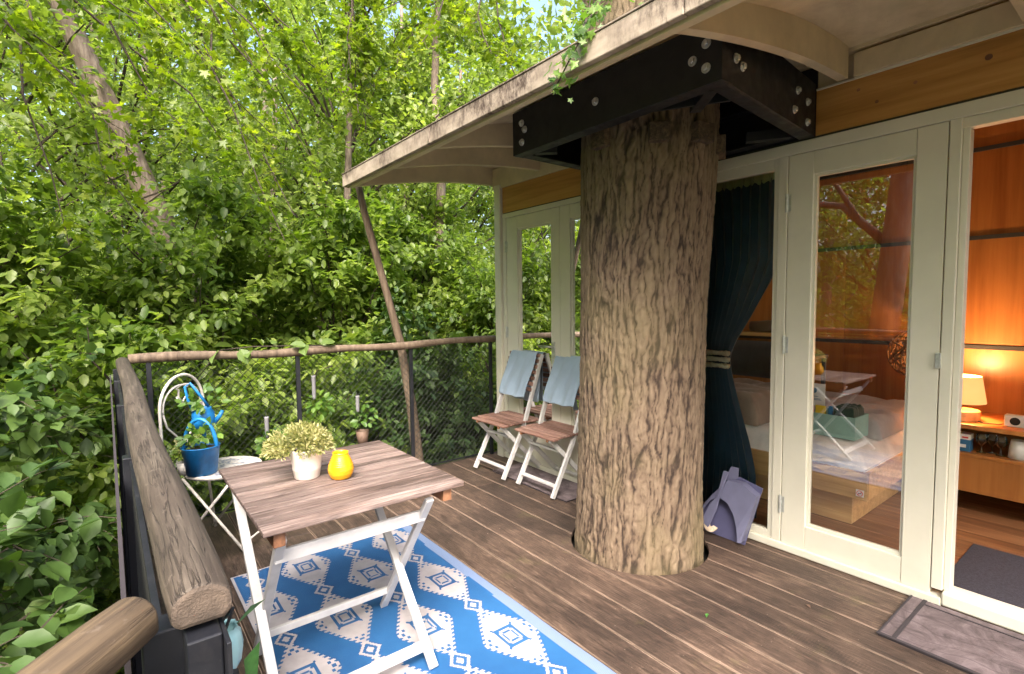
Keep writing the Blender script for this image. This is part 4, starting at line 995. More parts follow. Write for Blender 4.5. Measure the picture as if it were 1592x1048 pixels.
rp_ = MB()
for z0 in (1.085, 1.045, 1.005):
    for ph in (0, PI):
        rp_.tube([(3.058 + .008 * math.sin(t * 38 + ph), 1.735 + t * .24, z0 - .03 * t * 0 + .010 * math.cos(t * 95 + ph)) for t in np.linspace(0, 1, 60)], .0095, 6)
rp_.build('rope_tie', M['rope'], ct, smooth=True)

# ================================================================= INTERIOR THINGS
bed = thing('bed', 'low oak platform bed with pale linen seen through the glass door', 'bed', (3.9, 1.8, 0))
BX = 3.36; BY = 1.06
box('frame', M['oak'], bed, BX, BX + .03, BY, 2.95, .265, .425, loc=(BX, 2, .3)); box('frame', M['oak'], bed, BX + .0305, 4.7, BY, BY + .03, .265, .425, loc=(4, BY, .3))
box('pedestal', M['oak'], bed, BX + .14, BX + .17, BY + .12, 2.85, .055, .264, loc=(BX, 2, .1)); box('pedestal', M['oak'], bed, BX + .1705, 4.6, BY + .12, BY + .15, .055, .264)
def cushion(name, mat, parent, x0, x1, y0, y1, z0, z1, wr=.012, n=26, edge=.05):
    rows = []
    for i in range(n + 1):
        row = []
        for j in range(n + 1):
            a = i / n; b = j / n; e = min(a, 1 - a, b, 1 - b); ex = min(1, e / .10); hz = z0 + (z1 - z0) * math.sqrt(max(0, 1 - (1 - ex) ** 2))
            row.append((x0 + (x1 - x0) * a, y0 + (y1 - y0) * b, hz + wr * ex * (math.sin(a * 13 + b * 7) * math.sin(b * 11 - a * 4) + .5 * math.sin(a * 31 + b * 19))))
        rows.append(row)
    return MB().grid(rows).build(name, mat, parent, smooth=True)
cushion('mattress', M['sheet'], bed, BX + .01, 4.70, BY + .01, 2.95, .40, .555, .006)
MB().box(BX + .02, 4.69, BY + .02, 2.94, .40, .43).build('mattress_base', M['sheet'], bed)
cushion('bedspread', M['stripe'], bed, 3.75, 4.69, BY + .06, 2.0, .54, .66, .02)
tag(cushion('blanket', M['blanket'], None, 3.45, 4.2, 1.75, 2.75, .56, .76, .02), 'folded brown blanket on the bed, seen right of the curtain', 'blanket')
pl = thing('pillow', 'charcoal pillow propped against the orange wall, right of the curtain', 'pillow', (4.3, 2.3, .77))
rows = [[(4.32 + .10 * (k / 9) + (.07 * s) * math.sqrt(max(0, (1 - (2 * j / 12 - 1) ** 4) * (1 - (2 * k / 9 - 1) ** 4))), 1.98 + .55 * j / 12, .765 + .30 * k / 9) for j in range(13)] for s in (-1,) for k in range(10)]
MB().grid(rows).build('cover', M['pillow'], pl, smooth=True)
rows = [[(4.32 + .10 * (k / 9) + (.07 * s) * math.sqrt(max(0, (1 - (2 * j / 12 - 1) ** 4) * (1 - (2 * k / 9 - 1) ** 4))), 1.98 + .55 * j / 12, .765 + .30 * k / 9) for j in range(13)] for s in (1,) for k in range(10)]
MB().grid(rows).build('cover', M['pillow'], pl, smooth=True)
ws = thing('wall_shelf', 'small wall shelf with a rolled throw above the pillow', 'shelf', (4.6, 2.3, 1.1))
MB().box(4.52, 4.733, 1.95, 2.75, 1.10, 1.13).build('board', M['oak'], ws, .002)
tag(MB().tube([(4.60, 1.98, 1.18), (4.61, 2.2, 1.185), (4.60, 2.4, 1.18)], [.05, .055, .045], 12).build('rolled_throw', M['blanket'], None, smooth=True), 'rolled brown throw lying on the small wall shelf', 'throw')
# sticker on the bed end: red ring no-smoking mark
sk = MB().box(BX - .003, BX - .0006, 1.075, 1.115, .285, .325)
so_ = sk.build('sticker', M['card'], bed)
stk = MB(); c0 = Vector((BX - .0045, 1.095, .305))
ring = [c0 + Vector((0, .015 * math.cos(R(a)), .015 * math.sin(R(a)))) for a in range(0, 361, 20)]; stk.tube(ring, .0017, 5, cap=False); stk.tube([c0 + Vector((0, -.011, .011)), c0 + Vector((0, .011, -.011))], .0017, 5)
stk.build('red_ring', M['red'], so_); MB().box(BX - .005, BX - .0034, 1.086, 1.104, .303, .307).build('cigarette', M['cardblue'], so_)
# mint crate with things
mc = thing('crate', 'mint green open box standing on the bed behind the glass door', 'box', (3.6, 1.35, .56))
cx0, cx1, cy0, cy1, cz0, cz1 = 3.52, 3.74, 1.185, 1.50, .563, .70
for nm, a in (('side', (cx0, cx0 + .008, cy0, cy1, cz0, cz1)), ('side', (cx1 - .008, cx1, cy0, cy1, cz0, cz1)), ('side', (cx0 + .0085, cx1 - .0085, cy0, cy0 + .008, cz0, cz1)), ('side', (cx0 + .0085, cx1 - .0085, cy1 - .008, cy1, cz0, cz1)), ('base', (cx0 + .0085, cx1 - .0085, cy0 + .0085, cy1 - .0085, cz0, cz0 + .008))):
    MB().box(*a).build(nm, M['mint'], mc)
cd_ = thing('card_sign', 'white card with a round blue logo and blue print standing in the mint box', 'sign', (3.6, 1.40, .70))
MB().bar((3.60, 1.385, .79), (3.60, 1.50, .79), .004, .17).build('card', M['card'], cd_)
MB().lathe([(0, 0), (.018, 0), (.018, .0008), (0, .0008)], (0, 0, 0), 18).build('logo', M['cardblue'], cd_).matrix_local = Matrix.Translation(Vector((3.5968, 1.45, .83)) - cd_.location) @ Matrix.Rotation(-PI / 2, 4, 'Y')
for k, (z, wd) in enumerate(((.790, .05), (.775, .08), (.768, .09))): MB().box(3.5965, 3.5978, 1.45 - wd / 2, 1.45 + wd / 2, z, z + .003).build('print_line', M['cardblue'], cd_)
tag(MB().box(3.545, 3.56, 1.36, 1.42, .60, .745).build('carton', M['yl'], None, .002), 'small yellow packet sticking out of the mint box', 'packet')
tag(MB().box(3.545, 3.56, 1.32, 1.345, .60, .75).build('carton', M['cardblue'], None, .002), 'small navy packet beside the yellow packet in the mint box', 'packet')
tag(MB().box(3.545, 3.56, 1.43, 1.47, .60, .74).build('carton', M['red'], None, .002), 'small red packet left of the yellow packet in the mint box', 'packet')
cl = cushion('cloth', M['dgreen'], None, 3.54, 3.72, 1.20, 1.315, .69, .75, .008); tag(cl, 'crumpled dark green cloth in the mint box', 'cloth')
bt = thing('bedside_table', 'small wooden side table top behind the white card, seen through the glass door', 'side table', (4.2, 1.6, 0))
MB().box(3.95, 4.2, 1.60, 1.9, .985, 1.01).build('top', M['slat'], bt, .003)
for (x, y) in ((3.97, 1.62), (4.17, 1.62), (3.97, 1.87), (4.17, 1.87)): MB().box(x - .012, x + .012, y - .012, y + .012, .66, .984).build('leg', M['pillow'], bt)
# rattan ball chair at the back
rb = thing('rattan_lamp', 'round woven rattan pendant seen through the right part of the glass door', 'lamp', (4.45, 1.25, 1.05))
mb = MB()
for i in range(22):
    ax = Vector((random.gauss(0, 1), random.gauss(0, 1), random.gauss(0, 1))).normalized(); x_ = ax.orthogonal().normalized(); y_ = ax.cross(x_)
    mb.tube([Vector((4.45, 1.13, 1.03)) + (x_ * math.cos(a) + y_ * math.sin(a)) * .17 for a in np.linspace(0, 2 * PI, 25)], .005, 4, cap=False)
tag(mb.build('weave', M['rattan'], rb), kind='stuff'); MB().tube([(4.45, 1.13, 1.2), (4.45, 1.13, 2.66)], .003, 5).build('cable', M['wire'], rb)
# cabinet
cb = thing('cabinet', 'low orange wood cabinet with open shelf in the doorway, carrying a lit lamp', 'cabinet', (4.4, .4, 0))
box('top', M['panel'], cb, 4.20, 4.73, -.6, 1.02, .60, .628, loc=(4.4, .3, .6)); box('shelf', M['panel'], cb, 4.21, 4.73, -.6, 1.0, .425, .445); box('side', M['panel'], cb, 4.21, 4.73, 1.001, 1.02, .2, .599)
box('front', M['panel'], cb, 4.215, 4.235, -.6, 1.0, .20, .4245, loc=(4.2, .3, .3)); box('back', M['panel'], cb, 4.71, 4.73, -.6, 1.0, .4455, .5995); box('bottom', M['panel'], cb, 4.2355, 4.73, -.6, 1.0, .2, .215)
for yy in (.35, -.25): box('divider', M['panel'], cb, 4.5, 4.7095, yy, yy + .015, .4455, .5995)
# lamp
lp = thing('table_lamp', 'lit table lamp with tapered shade and round pale base on the cabinet', 'lamp', (4.35, .86, .628))
lx, ly = 4.36, .865
MB().lathe([(0, 0), (.095, 0), (.098, .004), (.098, .060), (.094, .064), (0, .064)], (lx, ly, .6285), 28).build('base', M['oak'], lp, smooth=False)
MB().tube([(lx, ly, .68), (lx, ly, .86)], .007, 8).build('stem', M['wire'], lp)
sh_ = MB().lathe([(.125, .115), (.098, .285)], (lx, ly, .6285), 32).build('shade', M['shade'], lp, smooth=True); sh_.modifiers.new('t', 'SOLIDIFY').thickness = .002
MB().lathe([(0, -.03), (.02, -.02), (.028, 0), (.02, .02), (0, .03)], (lx, ly, .85), 14).build('bulb', M['bulb'], lp, smooth=True)
pl_ = bpy.data.lights.new('lamp_light', 'POINT'); plo = bpy.data.objects.new('lamp_light', pl_); C.objects.link(plo); plo.location = (lx, ly, .90); pl_.energy = 9; pl_.color = (1, .55, .24); pl_.shadow_soft_size = .04
tag(MB().tube([(lx - .02, ly - .085, .634), (4.30, .74, .633), (4.31, .67, .634), (4.33, .625, .65)], .0035, 6).build('lamp_cord', M['wire'], None, smooth=True), 'dark cord running from the lamp to the white sockets', 'cord')
sk2 = thing('socket_block', 'white double power socket block on the cabinet right of the lamp', 'socket', (4.35, .6, .63))
MB().box(4.31, 4.37, .44, .65, .6285, .70).build('housing', M['card'], sk2, .006)
for y in (.60, .52): MB().lathe([(0, .002), (.022, .002), (.024, 0), (.024, -.001), (0, -.001)], (0, 0, 0), 16).build('outlet', M['wire'], sk2).matrix_local = Matrix.Translation(Vector((4.3088, y, .665)) - sk2.location) @ Matrix.Rotation(-PI / 2, 4, 'Y')
# shelf contents
bxs = thing('food_box', 'blue and white carton on the open shelf under the lamp', 'carton', (4.3, .84, .445))
MB().box(4.25, 4.33, .79, .89, .4455, .52).build('lower_half', M['cardblue'], bxs, .002); MB().box(4.25, 4.33, .79, .89, .5205, .555).build('upper_half', M['card'], bxs, .002)
MB().box(4.2475, 4.2493, .81, .86, .47, .49).build('print', M['card'], bxs); MB().box(4.2475, 4.2493, .80, .83, .53, .54).build('print', M['red'], bxs)
for i, (y, lab) in enumerate(((.745, 'leftmost clear wine glass on the shelf, next to the blue carton'), (.70, 'second clear glass on the shelf from the blue carton'), (.655, 'third clear glass on the shelf, near the white jug'))):
    t = MB().lathe([(0, 0), (.026, 0), (.004, .006), (.004, .045), (.022, .06), (.030, .085), (.026, .115)], (4.30 + .03 * (i % 2), y, .4455), 18).build('drinking_glass', M['glass'], None, smooth=True)
    tag(t, lab, 'glass', 'clear glasses on the open shelf')
tag(MB().lathe([(0, 0), (.048, 0), (.045, .06), (.036, .11), (.033, .11), (.04, .06), (.042, .006)], (4.30, .575, .4455), 24).build('jug', M['card'], None, smooth=True), 'white jug at the right end of the open shelf', 'jug')
box('carpet', M['carpet'], cabin, 3.075, 3.72, -.6, .66, .0525, .062)

# ================================================================= TREES AND SHRUBS
def tree(name, label, cat, base, trunk_pts, trunk_r, boughs, twigs, leaves, tl, ls, mat, tmpl, group=None, droop=.25, flat=.4, bark='bark2', twr=.004, limbs=True, twt=True, keep=True, cen=None):
    t = thing(name, label, cat, base, group)
    if trunk_pts: 
        o = MB().tube(trunk_pts, trunk_r, 12).build('trunk', M[bark], t, smooth=True)
    lm = MB(); tw = MB() if twt else None
    for b in boughs:
        L = np.linalg.norm(np.array(b[-1]) - np.array(b[0])); lm.tube([tuple(p) for p in b], list(np.linspace(max(.006, L * .012), .003, len(b))), 5, cap=False)
    if limbs: tag(lm.build('branch', M['twig'], t, smooth=True), kind='stuff')
    P, D, N, S, T_ = bough_leaves(boughs, twigs, leaves, tl, ls, droop, flat, tw, twr, 1.0, cen)
    if keep: P, D, N, S, T_ = keepout(P, [D, N, S, T_])
    if twt: tag(tw.build('twigs', M['twig'], t), kind='stuff')
    o = leaf_mesh('crown', P, D, N, S, T_, tmpl, M[mat], t); o.location = -t.location; tag(o, kind='stuff')
    return t
def crown_boughs(c, rad, n, trunk_xy, z0, inner=.25):
    bs = []
    for i in range(n):
        d = RNG.normal(0, 1, 3); d /= np.linalg.norm(d); rr = RNG.uniform(.55, 1.0)
        p1 = np.array(c) + d * rr * np.array(rad); zt = max(z0, p1[2] - abs(RNG.normal(.5, .4)) - .2 * rad[2]); 
        p0 = np.array([trunk_xy[0], trunk_xy[1], min(zt, c[2] + rad[2] * .7)]); p0 = p0 + (p1 - p0) * inner
        bs.append(curve(p0, p1, .12, .06, 5))
    return bs
def inview_az(x, y): return math.degrees(math.atan2(x, y))

# background trees, each its own thing; positions by hand
BG = [ # x, y, height, crown radius, trunk radius, lean, label
 (-3.6, 12.5, 11, 3.0, .16, -.2, 'tall light green tree at the far left edge of the wood'),
 (-.6, 8.4, 9.8, 2.4, .21, -.3, 'leaning pale-barked tree whose trunk slants up to the upper left'),
 (.6, 13.5, 12, 3.0, .15, .2, 'bright tree behind the far railing, left of the crooked pole'),
 (2.4, 10.2, 10, 2.5, .13, .1, 'slender tree behind the middle of the far railing'),
 (4.2, 13.0, 12, 3.0, .17, .0, 'twin-height tree standing behind the hanging maple spray'),
 (4.5, 8.4, 11, 2.3, .13, .0, 'pale-barked tree seen under the roof corner, right of the pole'),
 (7.6, 12.2, 12, 3.0, .16, .1, 'light green tree just left of the trunk top, above the roof'),
 (9.6, 9.8, 11, 2.8, .16, -.1, 'tree behind the cabin corner, showing above the fascia'),
 (-5.8, 8.2, 10, 2.8, .16, .2, 'tree left of the frame, first beyond the hazel thicket'),
 (-6.6, 3.6, 10, 2.8, .18, .1, 'broad tree seen reflected in the glass door'),
 (-5.2, .4, 9.5, 2.6, .16, 0, 'tree standing to the left of the camera, reflected in the door'),
 (12.5, 14.0, 13, 3.4, .2, 0, 'distant tree behind the cabin roof'),
 (1.6, 18.5, 14, 3.8, .2, 0, 'far pale tree in the gap above the railing'),
 (-3.0, 18.0, 14, 3.8, .2, .1, 'far pale tree at the upper left'),
 (6.2, 18.5, 14, 3.8, .2, 0, 'far pale tree above the roof corner'),
 (-10.5, 14.0, 13, 3.6, .2, 0, 'far tree outside the left edge'),
 (2.9, 8.0, 11.5, 2.3, .10, .1, 'tree with airy crown filling the sky above the crooked pole'),
 (5.6, 11.4, 13, 2.8, .12, .1, 'tall tree high above the roof corner'),
 (.3, 10.6, 13, 2.6, .12, -.1, 'tall tree rising straight behind the far left corner of the railing'),
 (8.4, 15.5, 15, 3.4, .16, .0, 'tall pale tree high over the fascia'),
 (3.6, 15.5, 15.5, 3.4, .16, .0, 'tallest pale tree at the back, above the hanging spray'),
 (-11, 6.5, 13, 3.6, .2, 0, 'far tree at the left of the deck'),
 (-10.5, -1.0, 12, 3.4, .2, 0, 'far tree left behind the camera'),
]
for (x, y, h, cr, tr, lean, lab) in BG:
    far = math.hypot(x, y) > 12.5
    z0 = -3.4; pts = [(x + lean * (q * h / 6) + .08 * math.sin(q * 5 + x), y + .1 * math.sin(q * 4 + y), z0 + q * (h * .92)) for q in np.linspace(0, 1, 9)]
    if lab.startswith('leaning'): pts = [(.75, 8, -3.4), (.66, 8, 0), (.65, 8, 1.4), (.60, 8, 2.5), (.2, 8, 3.64), (-.21, 8, 4.78), (-.6, 8, 6), (-.9, 8.1, 7.2), (-1.1, 8.1, 8.3)]
    if lab.startswith('pale-barked'): pts = [(4.1 + .06 * math.sin(q * 3), 7.05, -3.4 + q * 1.35) for q in range(9)]
    rr = [tr * (1.25 if i == 0 else 1 - .75 * i / 8) for i in range(9)]
    bs = crown_boughs((x + lean * h / 12, y, z0 + h * .56), (cr, cr, h * .46), 62 if far else 60, (x + lean * h / 10, y), z0 + h * .12)
    tree('tree', lab, 'tree', (x, y, z0), pts, rr, bs, 16, 14, .8 if far else .65, .135 if far else .105, 'far', LEAF4 if far else LEAF6, 'trees in the wood around the deck', twt=False, droop=.2, flat=.55, cen=(x, y, z0 + h * .5))

# understory shrubs close behind the far railing and along the left
SH = [ # x,y,z centre, radii, nboughs, leaf size, material, label
 (.15, 5.1, .05, (1.0, .8, 1.7), 38, .105, 'bush', 'leafy shrub pressing against the far left corner of the railing'),
 (1.5, 5.3, -.2, (1.0, .8, 1.6), 38, .10, 'bush', 'dense shrub behind the middle of the far mesh'),
 (2.9, 5.3, -.1, (1.0, .9, 1.6), 38, .10, 'hazel', 'dark green shrub behind the right end of the far mesh'),
 (4.2, 5.6, .5, (1.0, 1.0, 2.1), 34, .09, 'bush', 'tall shrub just outside the cabin corner post'),
 (-.9, 6.3, .9, (1.2, 1.0, 2.0), 40, .11, 'bush', 'bright shrub beyond the hazel thicket'),
 (.8, 6.8, 1.2, (1.3, 1.0, 1.9), 42, .11, 'bush', 'rounded shrub rising above the left half of the far handrail'),
 (2.3, 6.6, 1.1, (1.2, 1.0, 1.9), 42, .11, 'bush', 'rounded shrub behind the crooked pole'),
 (3.7, 7.0, 1.4, (1.2, 1.0, 2.1), 42, .105, 'bush', 'shrub seen under the roof between pole and cabin'),
 (-2.2, 4.6, .6, (1.0, 1.0, 2.2), 26, .09, 'bush', 'shrub outside the left railing'),
 (-3.0, 2.4, .1, (1.0, 1.1, 2.0), 26, .09, 'bush', 'shrub left of the deck, reflected in the glass'),
]
for (x, y, z, rad, nb, ls, mt, lab) in SH:
    bs = crown_boughs((x, y, z), rad, int(nb * 1.7), (x, y + .1), -3.0, .15)
    stems = [(x, y + .1, -3.4), (x + .05, y + .1, -1.5), (x, y + .15, z + rad[2] * .5)]
    tree('shrub', lab, 'shrub', (x, y, -3.3), stems, [.05, .035, .01], bs, 17, 14, .42, ls, mt, LEAF6, 'shrubs beyond the railings', twt=False, droop=.3, flat=.45, bark='twig', cen=(x, y, z - .8))

# near hazel at the left: large leaves
hz = thing('hazel_shrub', 'large-leaved hazel right outside the near left railing', 'shrub', (-.6, 1.9, -3.2))
for (a, b, r0) in (((-.7, 2.0, -3.3), (-.45, 1.6, .3), .03), ((-.8, 2.3, -3.3), (-.5, 2.9, .7), .03), ((-.9, 1.8, -3.3), (-.8, 1.2, .1), .025), ((-.9, 2.6, -3.3), (-.6, 3.7, .9), .03)):
    MB().tube(curve(a, b, 0, .05, 5), [r0, r0 * .9, r0 * .75, r0 * .6, r0 * .4, r0 * .2], 8).build('stem', M['twig'], hz, smooth=True)
bs = []
for i in range(115):
    y = RNG.uniform(.9, 4.6); zt = RNG.uniform(-1.5, .35 + .28 * (y - .9)); x1 = -.10 - abs(RNG.normal(0, .35)) - .05 * (y < 1.6)
    p1 = (x1, y, zt); p0 = (x1 - RNG.uniform(.3, .6), y + RNG.uniform(-.3, .4), zt - RNG.uniform(.1, .4)); bs.append(curve(p0, p1, .1, .05, 4))
tw = MB(); P, D, N, S, T_ = bough_leaves(bs, 10, 7, .26, .105, .35, .4, tw, .003, 1.0, (-1.4, 3.0, -2.5))
k = (P[:, 0] < -.055) & (P[:, 1] > .75); k &= ~((P[:, 1] < 1.25) & (P[:, 2] > .25)); P, D, N, S, T_ = P[k], D[k], N[k], S[k], T_[k]
tag(tw.build('twigs', M['twig'], hz), kind='stuff')
rx_, ux_, fx_ = np.array(r_), np.array(u_), np.array(fwd)
Q = P - np.array([0, 0, 1.42]); dep_ = Q @ fx_; uu = 796 + 811 * (Q @ rx_) / dep_; vv_ = 524 - 811 * (Q @ ux_) / dep_
show = (dep_ > .2) & (uu > 0) & (uu < 190) & (vv_ > 350) & (vv_ < 1048); score = np.where(show, S / np.maximum(dep_, .2), 0); top = np.argsort(-score)[:300]
rest = np.ones(len(P), bool); rest[top] = False
for me_ in [0]: pass
o = leaf_mesh('foliage', P[rest], D[rest], N[rest], S[rest], T_[rest], OV, M['hazel'], hz); o.data.shade_smooth(); o.location = -hz.location; tag(o, kind='stuff')
# the 300 largest in view are single leaves; four shared meshes
protos = []
for q in range(4):
    V0, fs0 = OV; V0 = V0 * np.array([1, .9 + .08 * q, 1 + .3 * q]); me = bpy.data.meshes.new('leaf'); me.from_pydata(V0.tolist(), [], fs0); me.materials.append(M['hazel']); me.shade_smooth()
    at = me.attributes.new('tint', 'FLOAT', 'POINT'); at.data.foreach_set('value', np.full(len(V0), .25 + .2 * q, np.float32)); protos.append(me)
Df, Sf, Nf = frames(D[top], N[top])
for j, i in enumerate(top):
    o = bpy.data.objects.new('leaf', protos[min(3, max(0, int(T_[i] * 4)))]); C.objects.link(o); o.parent = hz
    mt = Matrix((Vector(Df[j]), Vector(Sf[j]), Vector(Nf[j]))).transposed().to_4x4() @ Matrix.Scale(S[i], 4); mt.translation = Vector(P[i]) - hz.location; o.matrix_local = mt

# maple boughs hanging in from the upper left and over the roof edge
mp = []
def MBR(lab, p0, ends, twigs, leaves, tl, ls, r0=.02, mat='maple', group='maple branches hanging into view'):
    t = thing('maple_branch', lab, 'branch', p0, group); lm = MB(); bs = []
    for e in ends:
        c = curve(p0, e, .10, .05, 7); lm.tube([tuple(q) for q in c], list(np.linspace(r0, .004, len(c))), 6, cap=False); bs.append(c[2:])
    lm.build('limb', M['twig'], t, smooth=True)
    tw = MB(); P, D, N, S, T_ = bough_leaves(bs, twigs, leaves, tl, ls, .3, .45, tw, .003); P, D, N, S, T_ = keepout(P, [D, N, S, T_])
    tag(tw.build('twigs', M['twig'], t), kind='stuff'); T_ = np.clip(T_ + .1, 0, 1)
    o = leaf_mesh('foliage', P, D, N, S, T_, MAPLE, M[mat], t); o.location = -t.location; tag(o, kind='stuff'); return t
MBR('dark-stemmed maple branch filling the top left corner', (-1.6, 5.2, 4.6), [(.2, 4.6, 2.5), (-.1, 5.0, 3.2), (.6, 5.2, 3.6), (-.4, 4.2, 2.6), (.3, 4.4, 3.3), (-.7, 4.6, 2.2)], 19, 10, .34, .085)
MBR('maple branch slanting down from the top left above the corner post', (-.9, 6.4, 5.2), [(.6, 5.2, 2.9), (1.2, 5.4, 2.4), (.3, 5.4, 2.1), (.9, 5.6, 3.6), (1.5, 5.8, 3.1), (-.2, 5.3, 1.9)], 17, 10, .36, .085)
MBR('maple branch ending at the outer corner of the roof', (.3, 7.0, 5.6), [(1.5, 5.4, 2.3), (1.3, 5.0, 2.0), (1.9, 5.9, 2.9), (1.7, 5.5, 3.5)], 17, 9, .36, .085)
MBR('yellow-green maple spray hanging vertically above the fascia', (1.75, 4.3, 4.6), [(1.62, 4.0, 2.90), (1.78, 4.05, 3.15), (1.55, 3.95, 3.2), (1.72, 4.1, 2.8)], 22, 11, .24, .065, .012)
MBR('bright maple branch above the middle of the far railing', (.9, 7.5, 5.9), [(1.4, 6.0, 3.6), (2.0, 6.2, 4.2), (.7, 6.1, 4.3), (2.5, 6.4, 3.8), (1.2, 6.3, 5.0)], 22, 11, .38, .085)
MBR('high bright maple branch above the roof corner', (4.9, 8.2, 6.8), [(3.4, 7.0, 4.6), (4.2, 6.6, 4.9), (5.2, 6.8, 5.0), (2.9, 6.8, 5.4), (4.6, 6.9, 5.8), (5.8, 7.2, 5.6), (3.8, 6.6, 5.7)], 26, 12, .42, .09)
MBR('leafy high branch crossing the top edge left of the trunk', (3.6, 5.2, 5.4), [(2.4, 4.4, 3.8), (2.9, 4.0, 3.7), (2.2, 4.8, 4.2), (3.4, 4.2, 3.6)], 16, 9, .32, .08, .015)
# ivy over the fascia beside the trunk
iv = thing('ivy', 'ivy trailing from the trunk over the mouldy fascia onto the black frame', 'ivy', (1.6, 1.5, 2.45))
st = MB(); paths = [[(2.05, 1.75, 3.3), (1.9, 1.65, 2.95), (1.62, 1.50, 2.6), (1.47, 1.43, 2.46), (1.445, 1.42, 2.40), (1.44, 1.50, 2.32), (1.445, 1.56, 2.27)], [(2.1, 1.8, 3.5), (1.95, 1.80, 3.1), (1.7, 1.62, 2.7), (1.5, 1.46, 2.47)], [(2.15, 1.70, 3.4), (2.1, 1.62, 3.0), (1.9, 1.5, 2.65)]]
for p in paths: st.tube(p, .003, 5, cap=False)
st.build('stem', M['twig'], iv, smooth=True)
Pl = []
for p in paths:
    p = np.array(p); 
    for i in range(len(p) - 1):
        m_ = 22; t = RNG.random((m_, 1)); Pl.append(p[i] * (1 - t) + p[i + 1] * t + RNG.normal(0, .028, (m_, 3)))
P = np.concatenate(Pl); n = len(P)
o = leaf_mesh('foliage', P, rnd(n, .6) + np.array([-.2, 0, -.6]), np.array([-.8, -.4, .4]) + rnd(n, .5), RNG.uniform(.025, .048, n), np.clip(RNG.normal(.6, .25, n), 0, 1), MAPLE, M['ivy'], iv); o.location = -iv.location; tag(o, kind='stuff')
# forked trunk left of the deck (reflected in the door)
ft = thing('forked_tree', 'forked brown tree left of the deck, visible as a reflection in the glass door', 'tree', (-2.7, 2.6, -3.3))
MB().tube([(-2.7, 2.75, -3.4), (-2.68, 2.7, 0), (-2.6, 2.55, 1.2), (-2.55, 2.45, 2.2), (-2.5, 2.35, 3.2), (-2.3, 2.2, 5.4), (-2.2, 2.1, 7.5)], [.26, .21, .18, .165, .16, .12, .06], 16).build('trunk', M['bark2'], ft, smooth=True)
MB().tube([(-2.55, 2.45, 2.35), (-2.6, 2.0, 3.2), (-2.7, 1.7, 4.4), (-2.9, 1.5, 6)], [.11, .09, .07, .04], 12).build('limb', M['bark2'], ft, smooth=True)
MB().tube([(-2.58, 2.5, 2.1), (-2.5, 3.1, 2.75), (-2.4, 3.7, 2.9), (-2.3, 4.4, 2.75)], [.07, .05, .035, .02], 10).tube([(-2.5, 2.9, 2.55), (-2.45, 3.2, 3.1), (-2.5, 3.6, 3.6)], [.04, .03, .015], 8).build('limb', M['bark2'], ft, smooth=True)
bs = crown_boughs((-2.6, 2.4, 5.6), (1.5, 1.5, 1.9), 18, (-2.5, 2.3), 3.5)
P, D, N, S, T_ = bough_leaves(bs, 12, 10, .5, .10, .3, .5, None)
o = leaf_mesh('crown', P, D, N, S, T_, MAPLE, M['maple'], ft); o.location = -ft.location; tag(o, kind='stuff')
# ground cover and distant wood
n = 60000; a = RNG.uniform(0, 2 * PI, n); rr2 = 3 + 27 * RNG.random(n) ** .6; x = np.cos(a) * rr2 ; y = np.sin(a) * rr2
k = ~((x > -.2) & (x < 5) & (y < 4.1)); x, y = x[k], y[k]; d = np.hypot(x, y); z = -3.15 + np.maximum(0, d - 9) * .10 + .25 * np.sin(x * .31 + 1) * np.cos(y * .27) + RNG.random(len(x)) * .45
P = np.stack([x, y, z], -1); n = len(P); Dg = rnd(n); Dg[:, 2] *= .3
tag(leaf_mesh('ground_cover', P, Dg, np.array([0, 0, 1.]) + rnd(n, .4), RNG.uniform(.1, .24, n), RNG.random(n), LEAF4, M['bush']), 'low green ground cover on the forest floor below the deck', 'ground cover', kind='stuff')
n = 150000; a = RNG.uniform(R(-150), R(75), n); rr2 = RNG.uniform(23, 31, n); x = np.sin(a) * rr2; y = np.cos(a) * rr2; z = -3 + 24 * RNG.random(n) ** .85
cl_ = np.sin(a * 23) * 1.6 + np.sin(a * 41 + 1) * 1.0 + np.sin(z * 1.1 + a * 15); k = (z < 17 + cl_ * 1.6); P = np.stack([x, y, z], -1)[k]; n = len(P)
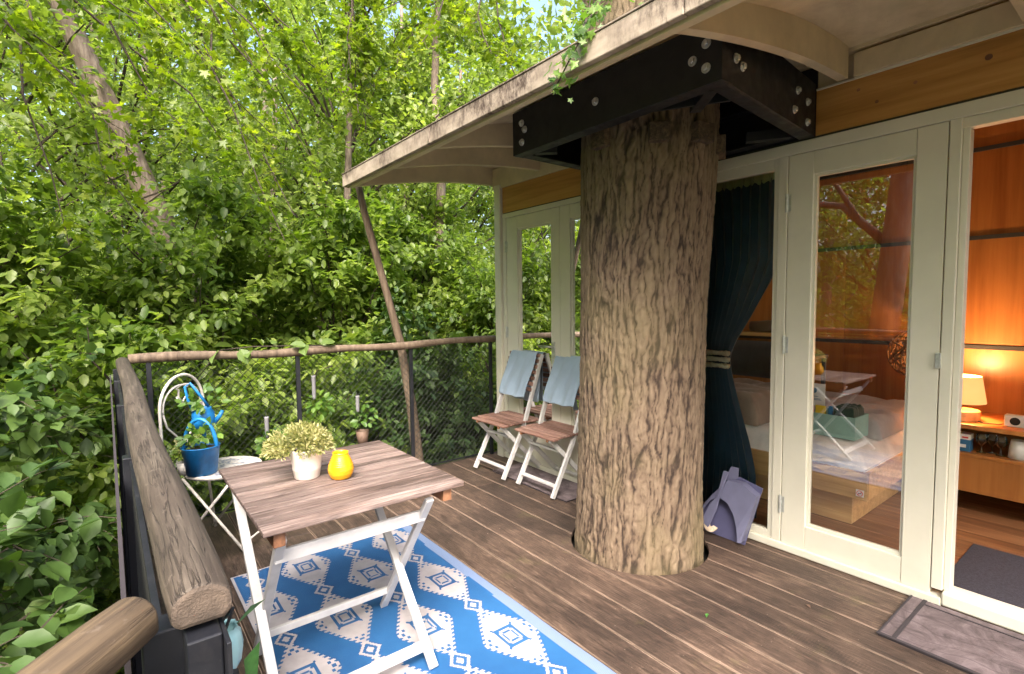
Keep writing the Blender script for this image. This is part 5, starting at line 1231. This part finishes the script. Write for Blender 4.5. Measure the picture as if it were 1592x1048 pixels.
tag(leaf_mesh('distant_wood', P, rnd(n), rnd(n) + np.array([0, 0, .8]), RNG.uniform(.28, .55, n), np.clip(RNG.normal(.6, .2, n), 0, 1), LEAF4, M['far']), 'far-off pale green wood closing the view behind all the trees', 'wood', kind='stuff')


for i, (x, y) in enumerate(((2.05, 1.25), (1.72, 3.35), (2.5, 1.02))):
    a = i * 1.9; o = MB().add([(x, y, .004), (x + .022 * math.cos(a), y + .022 * math.sin(a), .011), (x + .034 * math.cos(a + .4), y + .034 * math.sin(a + .4), .005), (x + .018 * math.cos(a + .9), y + .018 * math.sin(a + .9), .010)], [(0, 1, 2, 3)]).build('fallen_leaf', M['green'] if i == 0 else M['hangpot'], None)
    tag(o, ('green fallen leaf on the boards in front of the trunk', 'brown fallen leaf on the boards between table and folding chairs', 'brown fallen leaf on the boards in front of the closed glass door')[i], 'leaf', 'fallen leaves on the deck')

vn = thing('vine', 'few large pale vine leaves draped over the far handrail near the left corner', 'vine', (.75, 3.9, 1.1))
MB().tube([(.45, 4.15, .9), (.6, 4.0, 1.12), (.78, 3.9, 1.14), (.98, 3.93, 1.13), (1.25, 3.9, 1.12)], .004, 5).build('stem', M['twig'], vn, smooth=True)
lv = bpy.data.meshes.new('vine_leaf'); lv.from_pydata((OV[0] * np.array([1, 1.15, 1.3])).tolist(), [], OV[1]); lv.materials.append(M['hazel'])
at = lv.attributes.new('tint', 'FLOAT', 'POINT'); at.data.foreach_set('value', np.full(len(OV[0]), .95, np.float32))
for i, (x, y, z, a, b) in enumerate(((.70, 3.89, 1.13, -1.2, -.9), (.78, 3.88, 1.12, -2.2, -.3), (.66, 3.90, 1.15, 2.6, .1), (1.02, 3.9, 1.14, -.4, -.1), (1.12, 3.89, 1.13, -1.9, -.5), (.58, 3.93, 1.13, -2.4, -.7), (1.24, 3.9, 1.13, .2, .2), (.90, 3.9, 1.15, 1.4, .3))):
    o = bpy.data.objects.new('leaf', lv); C.objects.link(o); o.parent = vn
    o.location = Vector((x, y, z)) - vn.location; o.rotation_euler = (.5, -b, a); o.scale = (.12, .12, .12)
